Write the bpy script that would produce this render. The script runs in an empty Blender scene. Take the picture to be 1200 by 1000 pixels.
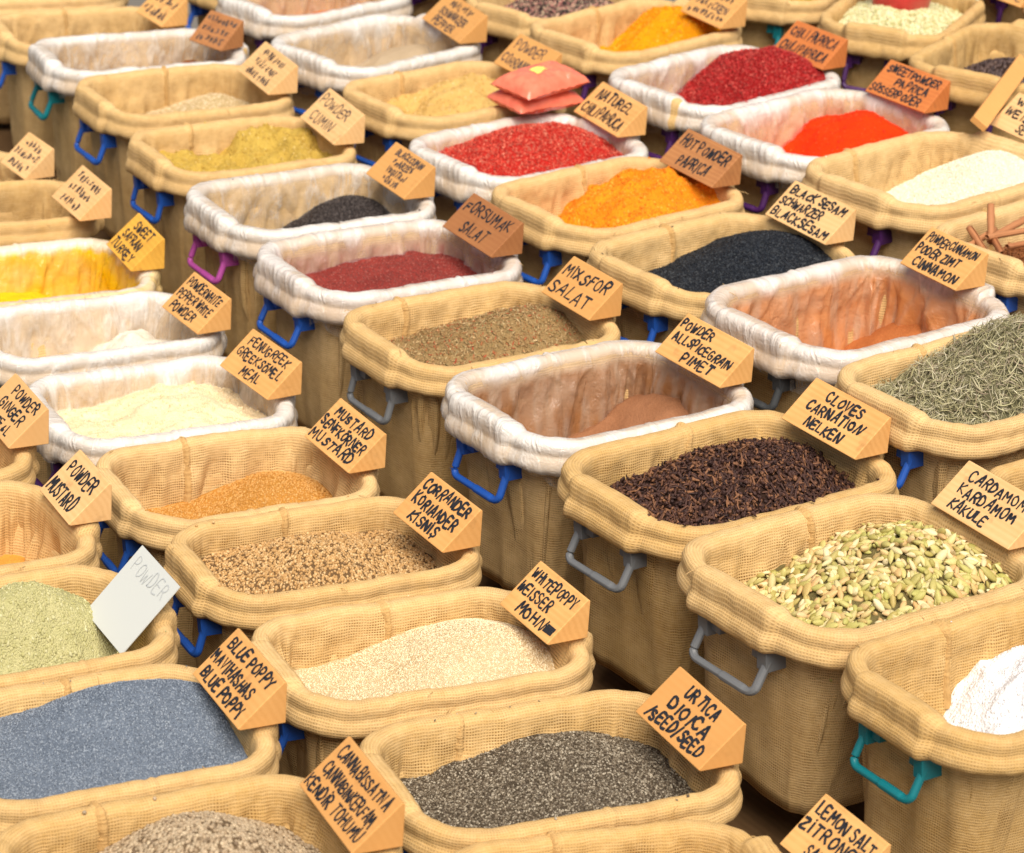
import bpy, math, random
import numpy as np
from mathutils import Matrix, Vector

# ------------------------------------------------------------------ camera, light, exposure
scene = bpy.context.scene
COL = scene.collection
ZO = 0.75                                   # height of the middle row's rims above the paving
cam = bpy.data.cameras.new('camera'); cam_o = bpy.data.objects.new('camera', cam); COL.objects.link(cam_o)
CY, CP, CR = 1.0158, -0.39146, 0.04847
F = np.array([math.cos(CP)*math.cos(CY), math.cos(CP)*math.sin(CY), math.sin(CP)])
R = np.cross(F, [0, 0, 1]); R /= np.linalg.norm(R); U = np.cross(R, F)
R, U = math.cos(CR)*R + math.sin(CR)*U, -math.sin(CR)*R + math.cos(CR)*U
M = Matrix(((R[0], U[0], -F[0], -3.48287), (R[1], U[1], -F[1], -5.13321), (R[2], U[2], -F[2], 2.38615 + ZO), (0, 0, 0, 1)))
cam_o.matrix_world = M
cam.sensor_width = 36; cam.lens = 3587.74/1200*36
cam.shift_x = 0.17672/1.2; cam.shift_y = -0.04164/1.2
cam.clip_start = 0.1; cam.clip_end = 500
cam.dof.use_dof = True; cam.dof.focus_distance = 5.75; cam.dof.aperture_fstop = 6.3
scene.camera = cam_o

SUN_EL, SUN_AZ = math.radians(57), math.radians(246)      # azimuth of the direction towards the sun, from +X
world = bpy.data.worlds.new('World'); scene.world = world; world.use_nodes = True
wn = world.node_tree; bg = wn.nodes['Background']
sky = wn.nodes.new('ShaderNodeTexSky'); sky.sky_type = 'NISHITA'; sky.sun_disc = False
sky.sun_elevation = SUN_EL; sky.sun_rotation = math.pi/2 - SUN_AZ
sky.dust_density = 4.0; sky.ozone_density = 0.3; sky.air_density = 1.0
wn.links.new(sky.outputs[0], bg.inputs[0]); bg.inputs[1].default_value = 0.06
sun = bpy.data.lights.new('sun', 'SUN'); sun_o = bpy.data.objects.new('sun', sun); COL.objects.link(sun_o)
sun.energy = 3.8; sun.angle = math.radians(50); sun.color = (1.0, 0.915, 0.80)
sd = Vector((math.cos(SUN_EL)*math.cos(SUN_AZ), math.cos(SUN_EL)*math.sin(SUN_AZ), math.sin(SUN_EL)))
sun_o.rotation_euler = sd.to_track_quat('Z', 'Y').to_euler(); sun_o.location = (0, 0, 8)
scene.view_settings.view_transform = 'Standard'; scene.view_settings.look = 'None'
scene.view_settings.exposure = 0.44; scene.view_settings.gamma = 1.0

# ------------------------------------------------------------------ small helpers
rng = np.random.default_rng(7)

def lin(r, g, b):
    f = lambda c: (c/255/12.92) if c/255 <= 0.04045 else ((c/255 + 0.055)/1.055)**2.4
    return (f(r), f(g), f(b), 1.0)

def _h(ix, iy, iz, seed):
    n = (ix*374761393 + iy*668265263 + iz*2147483647 + seed*1274126177) & 0xFFFFFFFF
    n = ((n ^ (n >> 13))*1274126177) & 0xFFFFFFFF
    n = ((n ^ (n >> 16))*2246822519) & 0xFFFFFFFF
    return ((n ^ (n >> 15)) & 0xFFFF)/32767.5 - 1.0

def noise(x, y, z=0.0, seed=0):
    x, y, z = np.broadcast_arrays(np.asarray(x, float), np.asarray(y, float), np.asarray(z, float))
    ix, iy, iz = (np.floor(a).astype(np.int64) for a in (x, y, z))
    fx, fy, fz = x - ix, y - iy, z - iz
    fx, fy, fz = (a*a*a*(a*(a*6 - 15) + 10) for a in (fx, fy, fz))
    L = lambda a, b, t: a + (b - a)*t
    c = lambda i, j, k: _h(ix + i, iy + j, iz + k, seed)
    return L(L(L(c(0,0,0), c(1,0,0), fx), L(c(0,1,0), c(1,1,0), fx), fy),
             L(L(c(0,0,1), c(1,0,1), fx), L(c(0,1,1), c(1,1,1), fx), fy), fz)

def fbm(x, y, z=0.0, seed=0, o=4):
    s = 0; a = 1.0; t = 0
    for k in range(o):
        s = s + a*noise(np.asarray(x)*2**k, np.asarray(y)*2**k, np.asarray(z)*2**k, seed + 17*k); t += a; a *= .5
    return s/t

def new_mesh(name, V, faces, mat, parent=None, smooth=True, uv=None, attrs=None):
    """faces: list of (n,k) int arrays, uniform k per array"""
    V = np.asarray(V, np.float32); me = bpy.data.meshes.new(name)
    fs = [np.asarray(f, np.int32) for f in faces if len(f)]
    loops = np.concatenate([f.ravel() for f in fs]); tot = np.concatenate([np.full(len(f), f.shape[1], np.int32) for f in fs])
    start = np.r_[0, np.cumsum(tot)[:-1]].astype(np.int32)
    me.vertices.add(len(V)); me.vertices.foreach_set('co', V.ravel())
    me.loops.add(len(loops)); me.loops.foreach_set('vertex_index', loops)
    me.polygons.add(len(tot)); me.polygons.foreach_set('loop_start', start); me.polygons.foreach_set('loop_total', tot)
    me.polygons.foreach_set('use_smooth', np.full(len(tot), smooth, bool))
    if uv is not None:
        l = me.uv_layers.new(name='weave'); l.data.foreach_set('uv', np.asarray(uv, np.float32)[loops].ravel())
    for k, a in (attrs or {}).items():
        at = me.attributes.new(k, 'FLOAT', 'POINT'); at.data.foreach_set('value', np.asarray(a, np.float32))
    me.update(calc_edges=True); me.validate()
    o = bpy.data.objects.new(name, me); COL.objects.link(o)
    if mat is not None: me.materials.append(mat)
    if parent is not None: o.parent = parent
    return o

def thing(name, label, cat, loc=(0, 0, 0), rz=0.0, scale=(1, 1, 1), group=None):
    o = bpy.data.objects.new(name, None); COL.objects.link(o); o.empty_display_size = .05
    o.location = loc; o.rotation_euler = (0, 0, rz); o.scale = scale
    return tag(o, label, cat, group)

def tag(o, label, cat, group=None):
    o['label'] = label; o['category'] = cat
    if group: o['group'] = group
    return o

def grid_faces(n, m, wrap=True):
    """rings j (m of them) of n verts, index = j*n+i"""
    i = np.arange(n if wrap else n - 1); j = np.arange(m - 1)
    I, J = np.meshgrid(i, j); I2 = (I + 1) % n
    return np.stack([J*n + I, J*n + I2, (J + 1)*n + I2, (J + 1)*n + I], -1).reshape(-1, 4)

def bevel(o, w, seg=2):
    b = o.modifiers.new('bevel', 'BEVEL'); b.width = w; b.segments = seg; b.limit_method = 'ANGLE'; return o

# ------------------------------------------------------------------ materials
class NT:
    def __init__(s, name):
        s.m = bpy.data.materials.new(name); s.m.use_nodes = True; s.t = s.m.node_tree
        s.b = s.t.nodes['Principled BSDF']; s.out = s.t.nodes['Material Output']
    def n(s, ty, **k):
        a = s.t.nodes.new(ty)
        for q, v in k.items(): setattr(a, q, v)
        return a
    def l(s, a, b): s.t.links.new(a, b)
    def math(s, op, a, b=None, c=None, clamp=False):
        q = s.n('ShaderNodeMath', operation=op, use_clamp=clamp)
        for i, v in enumerate((a, b, c)):
            if v is None: continue
            if isinstance(v, (int, float)): q.inputs[i].default_value = v
            else: s.l(v, q.inputs[i])
        return q.outputs[0]
    def noise(s, vec, scale, detail=3, rough=.55, dist=0.0):
        q = s.n('ShaderNodeTexNoise'); q.inputs['Scale'].default_value = scale; q.inputs['Detail'].default_value = detail
        q.inputs['Roughness'].default_value = rough; q.inputs['Distortion'].default_value = dist
        if vec is not None: s.l(vec, q.inputs['Vector'])
        return q.outputs['Fac']
    def mix(s, f, a, b, mode='MIX'):
        q = s.n('ShaderNodeMix', data_type='RGBA', blend_type=mode)
        for i, v in ((0, f), (6, a), (7, b)):
            if isinstance(v, (int, float)): q.inputs[i].default_value = v
            elif isinstance(v, tuple): q.inputs[i].default_value = v
            else: s.l(v, q.inputs[i])
        return q.outputs[2]
    def ramp(s, f, lo, hi):
        q = s.n('ShaderNodeMapRange'); q.inputs[1].default_value = lo; q.inputs[2].default_value = hi; s.l(f, q.inputs[0]); return q.outputs[0]
    def obj(s):
        return s.n('ShaderNodeTexCoord').outputs['Object']
    def bump(s, h, strength, dist):
        q = s.n('ShaderNodeBump'); q.inputs['Strength'].default_value = strength; q.inputs['Distance'].default_value = dist
        s.l(h, q.inputs['Height']); s.l(q.outputs[0], s.b.inputs['Normal'])
    def rough(s, v): s.b.inputs['Roughness'].default_value = v
    def spec(s, v): s.b.inputs['Specular IOR Level'].default_value = v

def burlap(name, c1, c2, hole):
    t = NT(name); uv = t.n('ShaderNodeTexCoord').outputs['UV']
    sep = t.n('ShaderNodeSeparateXYZ'); t.l(uv, sep.inputs[0]); u, v = sep.outputs[0], sep.outputs[1]
    n1 = t.noise(uv, 55, 3); n2 = t.noise(uv, 9, 3); n3 = t.noise(uv, 260, 2)
    oi = t.n('ShaderNodeObjectInfo').outputs['Random']
    k = 2*math.pi/0.0055
    wob = t.math('MULTIPLY', n1, 2.6); wob2 = t.math('ADD', t.math('MULTIPLY', n2, 10.0), t.math('MULTIPLY', t.noise(uv, 22, 2), 7.0))
    su = t.math('SINE', t.math('ADD', t.math('MULTIPLY', u, k*1.12), t.math('ADD', wob, wob2)))
    sv = t.math('SINE', t.math('ADD', t.math('MULTIPLY', v, k), t.math('SUBTRACT', wob, wob2)))
    a = t.math('MULTIPLY_ADD', su, .5, .5); b = t.math('MULTIPLY_ADD', sv, .5, .5)
    h = t.math('MAXIMUM', t.math('MULTIPLY', a, .8), b)
    holef = t.math('MULTIPLY', t.math('SUBTRACT', 1.0, b), t.math('SUBTRACT', 1.0, t.math('MULTIPLY', a, .75)))
    slack = t.ramp(t.noise(uv, 28, 4), .35, .70)                       # the weave is open in places and tight in others
    wv = t.math('MULTIPLY', t.n('ShaderNodeAttribute', attribute_name='open_weave').outputs['Fac'], 1.0)
    holef = t.math('MULTIPLY', holef, t.math('MULTIPLY_ADD', wv, .65, .35))
    holef = t.math('MINIMUM', t.math('MULTIPLY', t.math('POWER', holef, 1.4), t.math('MULTIPLY_ADD', slack, .95, .25)), 1.0)
    # single threads run lighter or darker
    mp = t.n('ShaderNodeMapping'); mp.inputs['Scale'].default_value = (150, 45, 1); t.l(uv, mp.inputs[0]); th = t.noise(mp.outputs[0], 1, 2)
    mq = t.n('ShaderNodeMapping'); mq.inputs['Scale'].default_value = (40, 165, 1); t.l(uv, mq.inputs[0]); tv = t.noise(mq.outputs[0], 1, 2)
    f = t.math('ADD', t.math('MULTIPLY', t.math('ADD', t.math('MULTIPLY', th, .45), t.math('MULTIPLY', tv, .85)), .55), t.math('MULTIPLY', n2, .5))
    f = t.math('ADD', f, t.math('MULTIPLY_ADD', oi, .3, -.15))
    col = t.mix(t.ramp(f, .25, .95), c1, c2)
    col = t.mix(t.math('MULTIPLY', t.ramp(n3, .4, .7), .35), col, c2)
    blot = t.ramp(t.noise(uv, 5, 5, .65), .50, .72); col = t.mix(t.math('MULTIPLY', blot, .38), col, (.34, .19, .065, 1))
    col = t.mix(holef, col, hole)
    t.l(col, t.b.inputs['Base Color']); t.rough(.95); t.spec(.12)
    t.bump(t.math('ADD', h, t.math('MULTIPLY', n3, 1.0)), .6, .0010)
    return t.m

BURLAP = burlap('burlap', (.78, .565, .295, 1), (.53, .33, .115, 1), (.17, .08, .018, 1))

SEAM = burlap('seam_cloth', (.64, .43, .19, 1), (.44, .25, .085, 1), (.18, .085, .02, 1))

def film(name, stain):
    """thin white bag: the more crumpled or doubled, the less one sees through it; 'stain' is spice dust on it"""
    t = NT(name)
    al = t.n('ShaderNodeAttribute', attribute_name='opacity').outputs['Fac']; st = t.n('ShaderNodeAttribute', attribute_name='stain').outputs['Fac']
    o = t.obj(); n2 = t.noise(o, 9, 3); uv = t.n('ShaderNodeTexCoord').outputs['UV']
    mp = t.n('ShaderNodeMapping'); mp.inputs['Scale'].default_value = (15, 5, 1); mp.inputs['Rotation'].default_value = (0, 0, .25); t.l(uv, mp.inputs[0])
    w1 = t.noise(mp.outputs[0], 1, 4, .6, 1.2); w2 = t.noise(o, 55, 3, .6, .8)
    n1 = t.math('SUBTRACT', 1.0, t.math('MULTIPLY', t.math('ABSOLUTE', t.math('SUBTRACT', w1, .5)), 11.0), clamp=True)
    n1 = t.math('MULTIPLY', n1, t.ramp(t.noise(o, 16, 2), .35, .65))
    nb = t.math('SUBTRACT', 1.0, t.math('MULTIPLY', t.math('ABSOLUTE', t.math('SUBTRACT', w2, .5)), 6.0), clamp=True)
    sf = t.math('MULTIPLY', st, t.math('MULTIPLY_ADD', t.ramp(n2, .15, .6), .30, .70), clamp=True)
    t.l(t.mix(sf, (.88, .86, .82, 1), stain), t.b.inputs['Base Color']); t.rough(.17); t.spec(.6)
    t.bump(t.math('ADD', n1, t.math('MULTIPLY', nb, .30)), .55, .0045)
    tr = t.n('ShaderNodeBsdfTransparent'); mx = t.n('ShaderNodeMixShader')
    tl = t.n('ShaderNodeBsdfTranslucent'); t.l(t.mix(sf, (.8, .77, .72, 1), stain), tl.inputs[0])
    m2 = t.n('ShaderNodeMixShader'); m2.inputs[0].default_value = .25; t.l(t.b.outputs[0], m2.inputs[1]); t.l(tl.outputs[0], m2.inputs[2])
    fac = t.math('ADD', al, t.math('MULTIPLY', n1, .34), clamp=True)
    fac = t.math('MAXIMUM', fac, t.math('MULTIPLY', sf, .85))
    t.l(fac, mx.inputs[0]); t.l(tr.outputs[0], mx.inputs[1]); t.l(m2.outputs[0], mx.inputs[2]); t.l(mx.outputs[0], t.out.inputs[0])
    return t.m

def plastic(name, c, r=.42):
    t = NT(name); o = t.obj(); n = t.noise(o, 30, 4); n2 = t.noise(o, 220, 2)
    t.l(t.mix(t.math('MULTIPLY', n, .35), c, tuple(x*.75 + .02 for x in c[:3]) + (1,)), t.b.inputs['Base Color'])
    q = t.math('MULTIPLY_ADD', n, .25, r - .1); t.l(q, t.b.inputs['Roughness']); t.bump(n2, .12, .001); return t.m

def wood(name, c1, c2):
    t = NT(name); o = t.obj(); oi = t.n('ShaderNodeObjectInfo').outputs['Random']
    ad = t.n('ShaderNodeVectorMath', operation='ADD'); cb = t.n('ShaderNodeCombineXYZ'); t.l(t.math('MULTIPLY', oi, 9), cb.inputs[0]); t.l(t.math('MULTIPLY', oi, 5), cb.inputs[2])
    t.l(o, ad.inputs[0]); t.l(cb.outputs[0], ad.inputs[1])
    mp = t.n('ShaderNodeMapping'); mp.inputs['Scale'].default_value = (16, 2.2, 16); t.l(ad.outputs[0], mp.inputs[0])
    w = t.n('ShaderNodeTexWave', wave_type='RINGS', rings_direction='Y'); w.inputs['Scale'].default_value = 1.6; w.inputs['Distortion'].default_value = 3.5; w.inputs['Detail'].default_value = 2; w.inputs['Detail Scale'].default_value = 1.2
    t.l(mp.outputs[0], w.inputs[0])
    mg = t.n('ShaderNodeMapping'); mg.inputs['Scale'].default_value = (300, 14, 300); t.l(ad.outputs[0], mg.inputs[0]); g = t.noise(mg.outputs[0], 1, 3)
    n = t.noise(ad.outputs[0], 14, 4)
    f = t.math('ADD', t.math('MULTIPLY', w.outputs['Fac'], .22), t.math('MULTIPLY', g, .4)); f = t.math('ADD', f, t.math('MULTIPLY_ADD', n, .9, -.25))
    c = t.mix(t.ramp(f, .1, 1.0), c1, c2)
    smudge = t.ramp(t.noise(ad.outputs[0], 26, 3), .60, .80)
    c = t.mix(t.math('MULTIPLY', smudge, .45), c, (.16, .08, .035, 1))
    c = t.mix(t.math('MULTIPLY', t.math('POWER', oi, 2.0), .75), c, c2)
    t.l(c, t.b.inputs['Base Color']); t.rough(.6); t.spec(.3); t.bump(g, .15, .0008); return t.m

def powder(name, c, c2=None, scale=220, bump=.6, contrast=.5, fleck=None, rough=.95):
    c2 = c2 or tuple(x*.62 for x in c[:3]) + (1,)
    t = NT(name); o = t.obj(); n1 = t.noise(o, scale, 4, .65); n2 = t.noise(o, 14, 4); vo = t.n('ShaderNodeTexVoronoi'); vo.inputs['Scale'].default_value = scale*1.6; t.l(o, vo.inputs['Vector'])
    f = t.math('ADD', t.math('MULTIPLY', t.math('SUBTRACT', n1, .5), 2.2*contrast), t.math('MULTIPLY', t.math('SUBTRACT', n2, .5), 1.0))
    f = t.math('ADD', f, .35, clamp=True)
    col = t.mix(f, c, c2)
    if fleck:
        sp = t.n('ShaderNodeSeparateColor'); t.l(vo.outputs['Color'], sp.inputs[0])
        col = t.mix(t.ramp(sp.outputs[0], .72, .80), col, fleck)
    t.l(col, t.b.inputs['Base Color']); t.rough(rough); t.spec(.15)
    t.bump(t.math('ADD', n1, t.math('MULTIPLY', vo.outputs['Distance'], .8)), bump, .004); return t.m

def grain(name, cols, rough=.6, spec=.3):
    """colour picked per grain from the mesh attribute 'tint' (0..1)"""
    t = NT(name); a = t.n('ShaderNodeAttribute', attribute_name='tint').outputs['Fac']
    r = t.n('ShaderNodeValToRGB'); r.color_ramp.interpolation = 'LINEAR'
    el = r.color_ramp.elements
    while len(el) < len(cols): el.new(.5)
    for i, c in enumerate(cols): el[i].position = i/(len(cols) - 1); el[i].color = c
    t.l(a, r.inputs[0]); n = t.noise(t.obj(), 500, 2)
    c = t.mix(t.math('MULTIPLY_ADD', n, .7, -.15, clamp=True), r.outputs[0], (.5, .5, .5, 1), 'MULTIPLY')
    t.l(c, t.b.inputs['Base Color']); t.rough(rough); t.spec(spec); t.bump(n, .3, .001); return t.m

# ------------------------------------------------------------------ the tub: rounded box with a fat lip, wrapped in burlap
TL, TW, TR = 0.55, 0.38874, 0.112

def perimeter(n):
    """unit-normal walk around the rim: core points, normals, arc length, angle"""
    hx, hy, r = TL/2 - TR, TW/2 - TR, TR
    segs = [('l', (hx + r, -hy), (hx + r, hy), (1, 0)), ('a', (hx, hy), 0), ('l', (hx, hy + r), (-hx, hy + r), (0, 1)), ('a', (-hx, hy), 90),
            ('l', (-hx - r, hy), (-hx - r, -hy), (-1, 0)), ('a', (-hx, -hy), 180), ('l', (-hx, -hy - r), (hx, -hy - r), (0, -1)), ('a', (hx, -hy), 270)]
    P, N, S = [], [], []; s0 = 0; lens = [math.dist(q[1], q[2]) if q[0] == 'l' else r*math.pi/2 for q in segs]; tot = sum(lens)
    ts = np.arange(n)*tot/n
    for q, L in zip(segs, lens):
        sel = ts[(ts >= s0 - 1e-9) & (ts < s0 + L - 1e-9)]
        for t in sel:
            f = (t - s0)/L
            if q[0] == 'l':
                P.append((q[1][0] + (q[2][0] - q[1][0])*f, q[1][1] + (q[2][1] - q[1][1])*f)); N.append(q[3])
            else:
                a = math.radians(q[2] + 90*f); c = (math.cos(a), math.sin(a)); P.append((q[1][0] + r*c[0], q[1][1] + r*c[1])); N.append(c)
            S.append(t)
        s0 += L
    return np.array(P), np.array(N), np.array(S), tot

PN = 336
PP, PNRM, PS, PT = perimeter(PN)

def smooth_curve(pts, per):
    p = np.array(pts, float); out = []
    for i in range(len(p) - 1):
        a, b, c, d = p[max(i-1, 0)], p[i], p[i+1], p[min(i+2, len(p)-1)]
        k = max(2, int(round(np.linalg.norm(c - b)/(per(.5*(b + c)) if callable(per) else per))))
        for t in np.arange(k)/k:
            out.append(.5*((2*b) + (-a + c)*t + (2*a - 5*b + 4*c - d)*t*t + (-a + 3*b - 3*c + d)*t**3))
    out.append(p[-1]); return np.array(out)

PROFILE = smooth_curve([(-.070, -.40), (-.060, -.33), (-.050, -.22), (-.041, -.13), (-.036, -.095), (-.033, -.076), (-.024, -.068), (-.004, -.066), (.006, -.060), (.0095, -.051),
            (.008, -.041), (.0045, -.033), (.0022, -.028), (.0024, -.021), (.0025, -.012), (-.0015, -.0025), (-.008, .001), (-.018, .0015), (-.026, -.001), (-.032, -.009), (-.0355, -.025), (-.039, -.06),
            (-.045, -.12), (-.056, -.20), (-.068, -.29), (-.074, -.36)], lambda q: .0048 if q[1] > -.075 else .010 if q[1] > -.13 else .03)
PROFILE_T = np.r_[0, np.cumsum(np.linalg.norm(np.diff(PROFILE, axis=0), axis=1))]
_d = np.gradient(PROFILE, axis=0); _d /= np.linalg.norm(_d, axis=1)[:, None]
PROFILE_N = np.stack([_d[:, 1], -_d[:, 0]], 1)        # points out of the cloth (outside on the wall, up on the rim, inward inside)
TOP = int(np.argmax(PROFILE[:, 1]))

def sstep(a, b, x):
    t = np.clip((x - a)/(b - a), 0, 1); return t*t*(3 - 2*t)

def seam_at(seed):
    return PT*(.31 + np.random.default_rng(seed + 555).uniform(-.045, .045))

def tub_surface(seed, extra=0.0, crumple=0.0, prof=None, pt=None, pn=None):
    """positions (rings, PN, 3) of the cloth; extra lifts it off along its own normal"""
    prof = PROFILE if prof is None else prof; pt = PROFILE_T if pt is None else pt; pn = PROFILE_N if pn is None else pn
    r = np.random.default_rng(seed); m = len(prof)
    S = PS[None, :]; T = pt[:, None]; Z = prof[:, 1][:, None]; O = prof[:, 0][:, None]
    px, py = PP[None, :, 0], PP[None, :, 1]
    ang = S/PT*2*math.pi; cx, cy = np.cos(ang)*3, np.sin(ang)*3        # periodic noise coordinates
    inside = np.zeros((m, 1)); inside[np.argmax(prof[:, 1]):] = 1
    depth = np.clip(-Z, 0, 1)
    corner = (np.abs(PNRM[:, 0])*np.abs(PNRM[:, 1])*2)[None, :]
    d = fbm(cx*1.5, cy*1.5, T*11 + seed, seed, 2)*(.0016 + .0024*inside)*sstep(.01, .09, depth)
    d = d + fbm(cx*3.5, cy*3.5, T*38, seed + 5, 2)*.0019*sstep(-.14, -.09, Z)
    d = d + inside*sstep(.012, .08, depth)*corner*fbm(cx*5, cy*5, T*3, seed + 9, 2)*.016 + inside*sstep(.01, .10, depth)*(fbm(cx*1.3, cy*1.3, T*3, seed + 13, 2)*.014 + .010*np.clip(fbm(cx*2.0 + T*4, cy*2.0, T*5, seed + 15, 2)*2.2, -.4, 1))
    d = d + (1 - inside)*sstep(.066, .12, depth)*fbm(cx*1.6, cy*1.6, T*5, seed + 11, 2)*.005
    for k in range(7):                                                 # sharper folds
        s0 = r.uniform(0, PT); sl = r.uniform(-.6, .6); w = r.uniform(.005, .012); A = r.uniform(-.0060, .0065)
        ds = (S - s0 - sl*(T - pt[np.argmax(prof[:, 1])]) + PT/2) % PT - PT/2
        d = d + A*np.exp(-(ds/w)**2)*sstep(.008, .05, depth)*(.35 + .65*inside)
    # the stitched seam on the far wall and one at an end
    for s0, A in ((seam_at(seed), .0030), (PT*.79 + r.uniform(-.1, .1), .0022)):
        ds = S - s0 - .006*noise(T*25, 0*T, 0, seed + 3); d = d + A*np.exp(-(ds/.0045)**2) - .0014*np.exp(-((np.abs(ds) - .009)/.004)**2)
    if crumple:
        rid = 1 - np.abs(fbm(cx*2.6 + T*14, cy*2.6 - T*11, T*16, seed + 21, 2))*3.0
        q = crumple*np.clip(rid, 0, 1)**3*.9*(.04 + sstep(.01, .06, depth)*inside + .5*sstep(.04, .07, depth)*(1 - inside)) + crumple*2.2*np.clip(fbm(cx*2.2, cy*2.2, T*5, seed + 23, 3) + .25, 0, 1)*sstep(.005, .06, depth)*inside
        for k in range(9):                                             # long pulled creases in the film
            s0 = r.uniform(0, PT); sl = r.uniform(-1.6, 1.6); w = r.uniform(.003, .007)
            ds = (S - s0 - sl*(T - pt[np.argmax(prof[:, 1])]) + PT/2) % PT - PT/2
            q = q + crumple*r.uniform(.5, 1.4)*np.exp(-(ds/w)**2)*sstep(.006, .03, depth)*inside
        d = d + q + .0016*inside*sstep(.006, .03, depth)
    d = d + extra
    o = O + pn[:, 0][:, None]*d; z = Z + pn[:, 1][:, None]*d
    # the ledge at each short end: the lip is wider and a little higher along the middle
    wob = .010*(r.random(4) - .5)
    for sx, a, b in ((-1, wob[0], wob[1]), (1, wob[2], wob[3])):
        y = py; e = sstep(-.096 + a, -.078 + a, y)*(1 - sstep(.080 + b, .102 + b, y))*(np.sign(px) == sx)*(np.abs(PNRM[None, :, 0]) > .8)
        lip = sstep(-.085, -.060, Z)*(1 - inside) + inside*(1 - sstep(.0, .02, depth))
        o = o + e*lip*.017*(1 - inside*.75*(1 - sstep(-.012, .0, O + .02)))
        z = z + e*lip*(.013*sstep(-.03, -.004, Z) - .006*(1 - sstep(-.066, -.05, Z))*(1 - inside))
        z = z - .0015*lip*np.exp(-((np.abs(y) - .096)/.010)**2)*(np.sign(px) == sx)*(np.abs(PNRM[None, :, 0]) > .6)
    z = z + sstep(-.07, -.03, Z)*.0034*fbm(cx*1.1, cy*1.1, 0, seed + 31, 2)
    X = px + PNRM[None, :, 0]*o; Y = py + PNRM[None, :, 1]*o
    return np.stack([X, Y, np.broadcast_to(z, X.shape)], -1)

def build_body(root, seed, seam=True):
    G = tub_surface(seed); m = len(PROFILE)
    V = G.reshape(-1, 3); uv = np.stack([np.broadcast_to(PS[None], (m, PN)), np.broadcast_to(PROFILE_T[:, None], (m, PN))], -1).reshape(-1, 2)
    c0, c1 = len(V), len(V) + 1
    V = np.r_[V, [[0, 0, -.40]], [[0, 0, -.36]]]; uv = np.r_[uv, [[0, 0]], [[0, 0]]]
    i = np.arange(PN); i2 = (i + 1) % PN
    f = [grid_faces(PN, m), np.stack([i2, i, np.full(PN, c0)], 1), np.stack([(m-1)*PN + i, (m-1)*PN + i2, np.full(PN, c1)], 1)]
    # the raw seam: a narrow ragged strip of doubled cloth with stitches across, from deep inside up over the rim
    sr = np.random.default_rng(seed + 556); s0 = seam_at(seed); rows = [j for j in range(TOP - 5, m) if PROFILE[j, 1] > -.17 or j < TOP]; cols = np.array([-1, -.55, 0, .55, 1]); up = np.array([-.0015, .0030, .0038, .0030, -.0015])
    R0 = np.arange(len(rows)*3 - 2)/3; Vs = []
    wander = .006*noise(R0*.13, 0, 0, seed + 77); wid = .0075*(1 + .35*noise(R0*.5, 0, 0, seed + 78)) + .0007*sr.normal(size=len(R0))
    for q, rr_ in enumerate(R0):
        j0 = rows[int(rr_)]; j1 = min(j0 + 1, m - 1); f_ = rr_ - int(rr_)
        for c_, u_ in zip(cols, up):
            ii = ((s0 + wander[q] + c_*wid[q])/PT*PN) % PN; i0 = int(ii); w_ = ii - i0; P4 = (1 - f_)*((1 - w_)*G[j0, i0] + w_*G[j0, (i0+1) % PN]) + f_*((1 - w_)*G[j1, i0] + w_*G[j1, (i0+1) % PN])
            nn = (1 - f_)*PROFILE_N[j0] + f_*PROFILE_N[j1]; h_ = u_ + .0005*(abs(c_) < .9)*math.sin(q*2.1 + 3*wander[q]/.006); Vs.append(P4 + np.array([PNRM[i0, 0]*nn[0], PNRM[i0, 1]*nn[0], nn[1]])*h_)
    uvs = np.stack([np.tile(cols*.012, len(R0)), np.repeat(R0*.004, 5)], 1)
    if seam: new_mesh('seam', Vs, [grid_faces(5, len(R0), False)], SEAM, root, uv=uvs)
    # loose threads that stand off the rim and the seam
    r = np.random.default_rng(seed + 99); Vt, Ft = [], []
    for k in range(9):
        a = r.integers(0, PN); j = TOP + r.integers(-4, 3); p = G[j, a] - [0, 0, .0005]; L = r.uniform(.008, .024); th = r.uniform(0, 6.28)
        q = np.array([math.cos(th), math.sin(th), r.uniform(-.1, .5)]); side = np.array([-q[1], q[0], 0])*.0006
        for t in range(4):
            c = p + q*L*t/3 + np.array([0, 0, -.012*(t/3)**2*r.uniform(.2, 1)]); b = len(Vt); Vt += [c - side, c + side, c + [0, 0, .0011]]
            if t: Ft += [(b-3, b-2, b+1, b), (b-2, b-1, b+2, b+1), (b-1, b-3, b, b+2)]
    f.append(np.array(Ft) + len(V)); V = np.r_[V, Vt]; uv = np.r_[uv, np.array(Vt)[:, :2]]
    zz = PROFILE[:, 1]; ow = np.where(np.arange(m) >= TOP, .4 + 1.0*sstep(.004, .045, -zz), .45 + .55*sstep(.05, .10, -zz)); ow = np.clip(np.repeat(ow, PN)*(1 + .5*fbm(V[:m*PN, 0]*9, V[:m*PN, 1]*9, V[:m*PN, 2]*9, seed, 2)), 0, 1.7)
    new_mesh('tub_body', V, f, BURLAP, root, uv=uv, attrs={'open_weave': np.r_[ow, np.full(len(V) - len(ow), .6)]})
    return G

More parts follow.
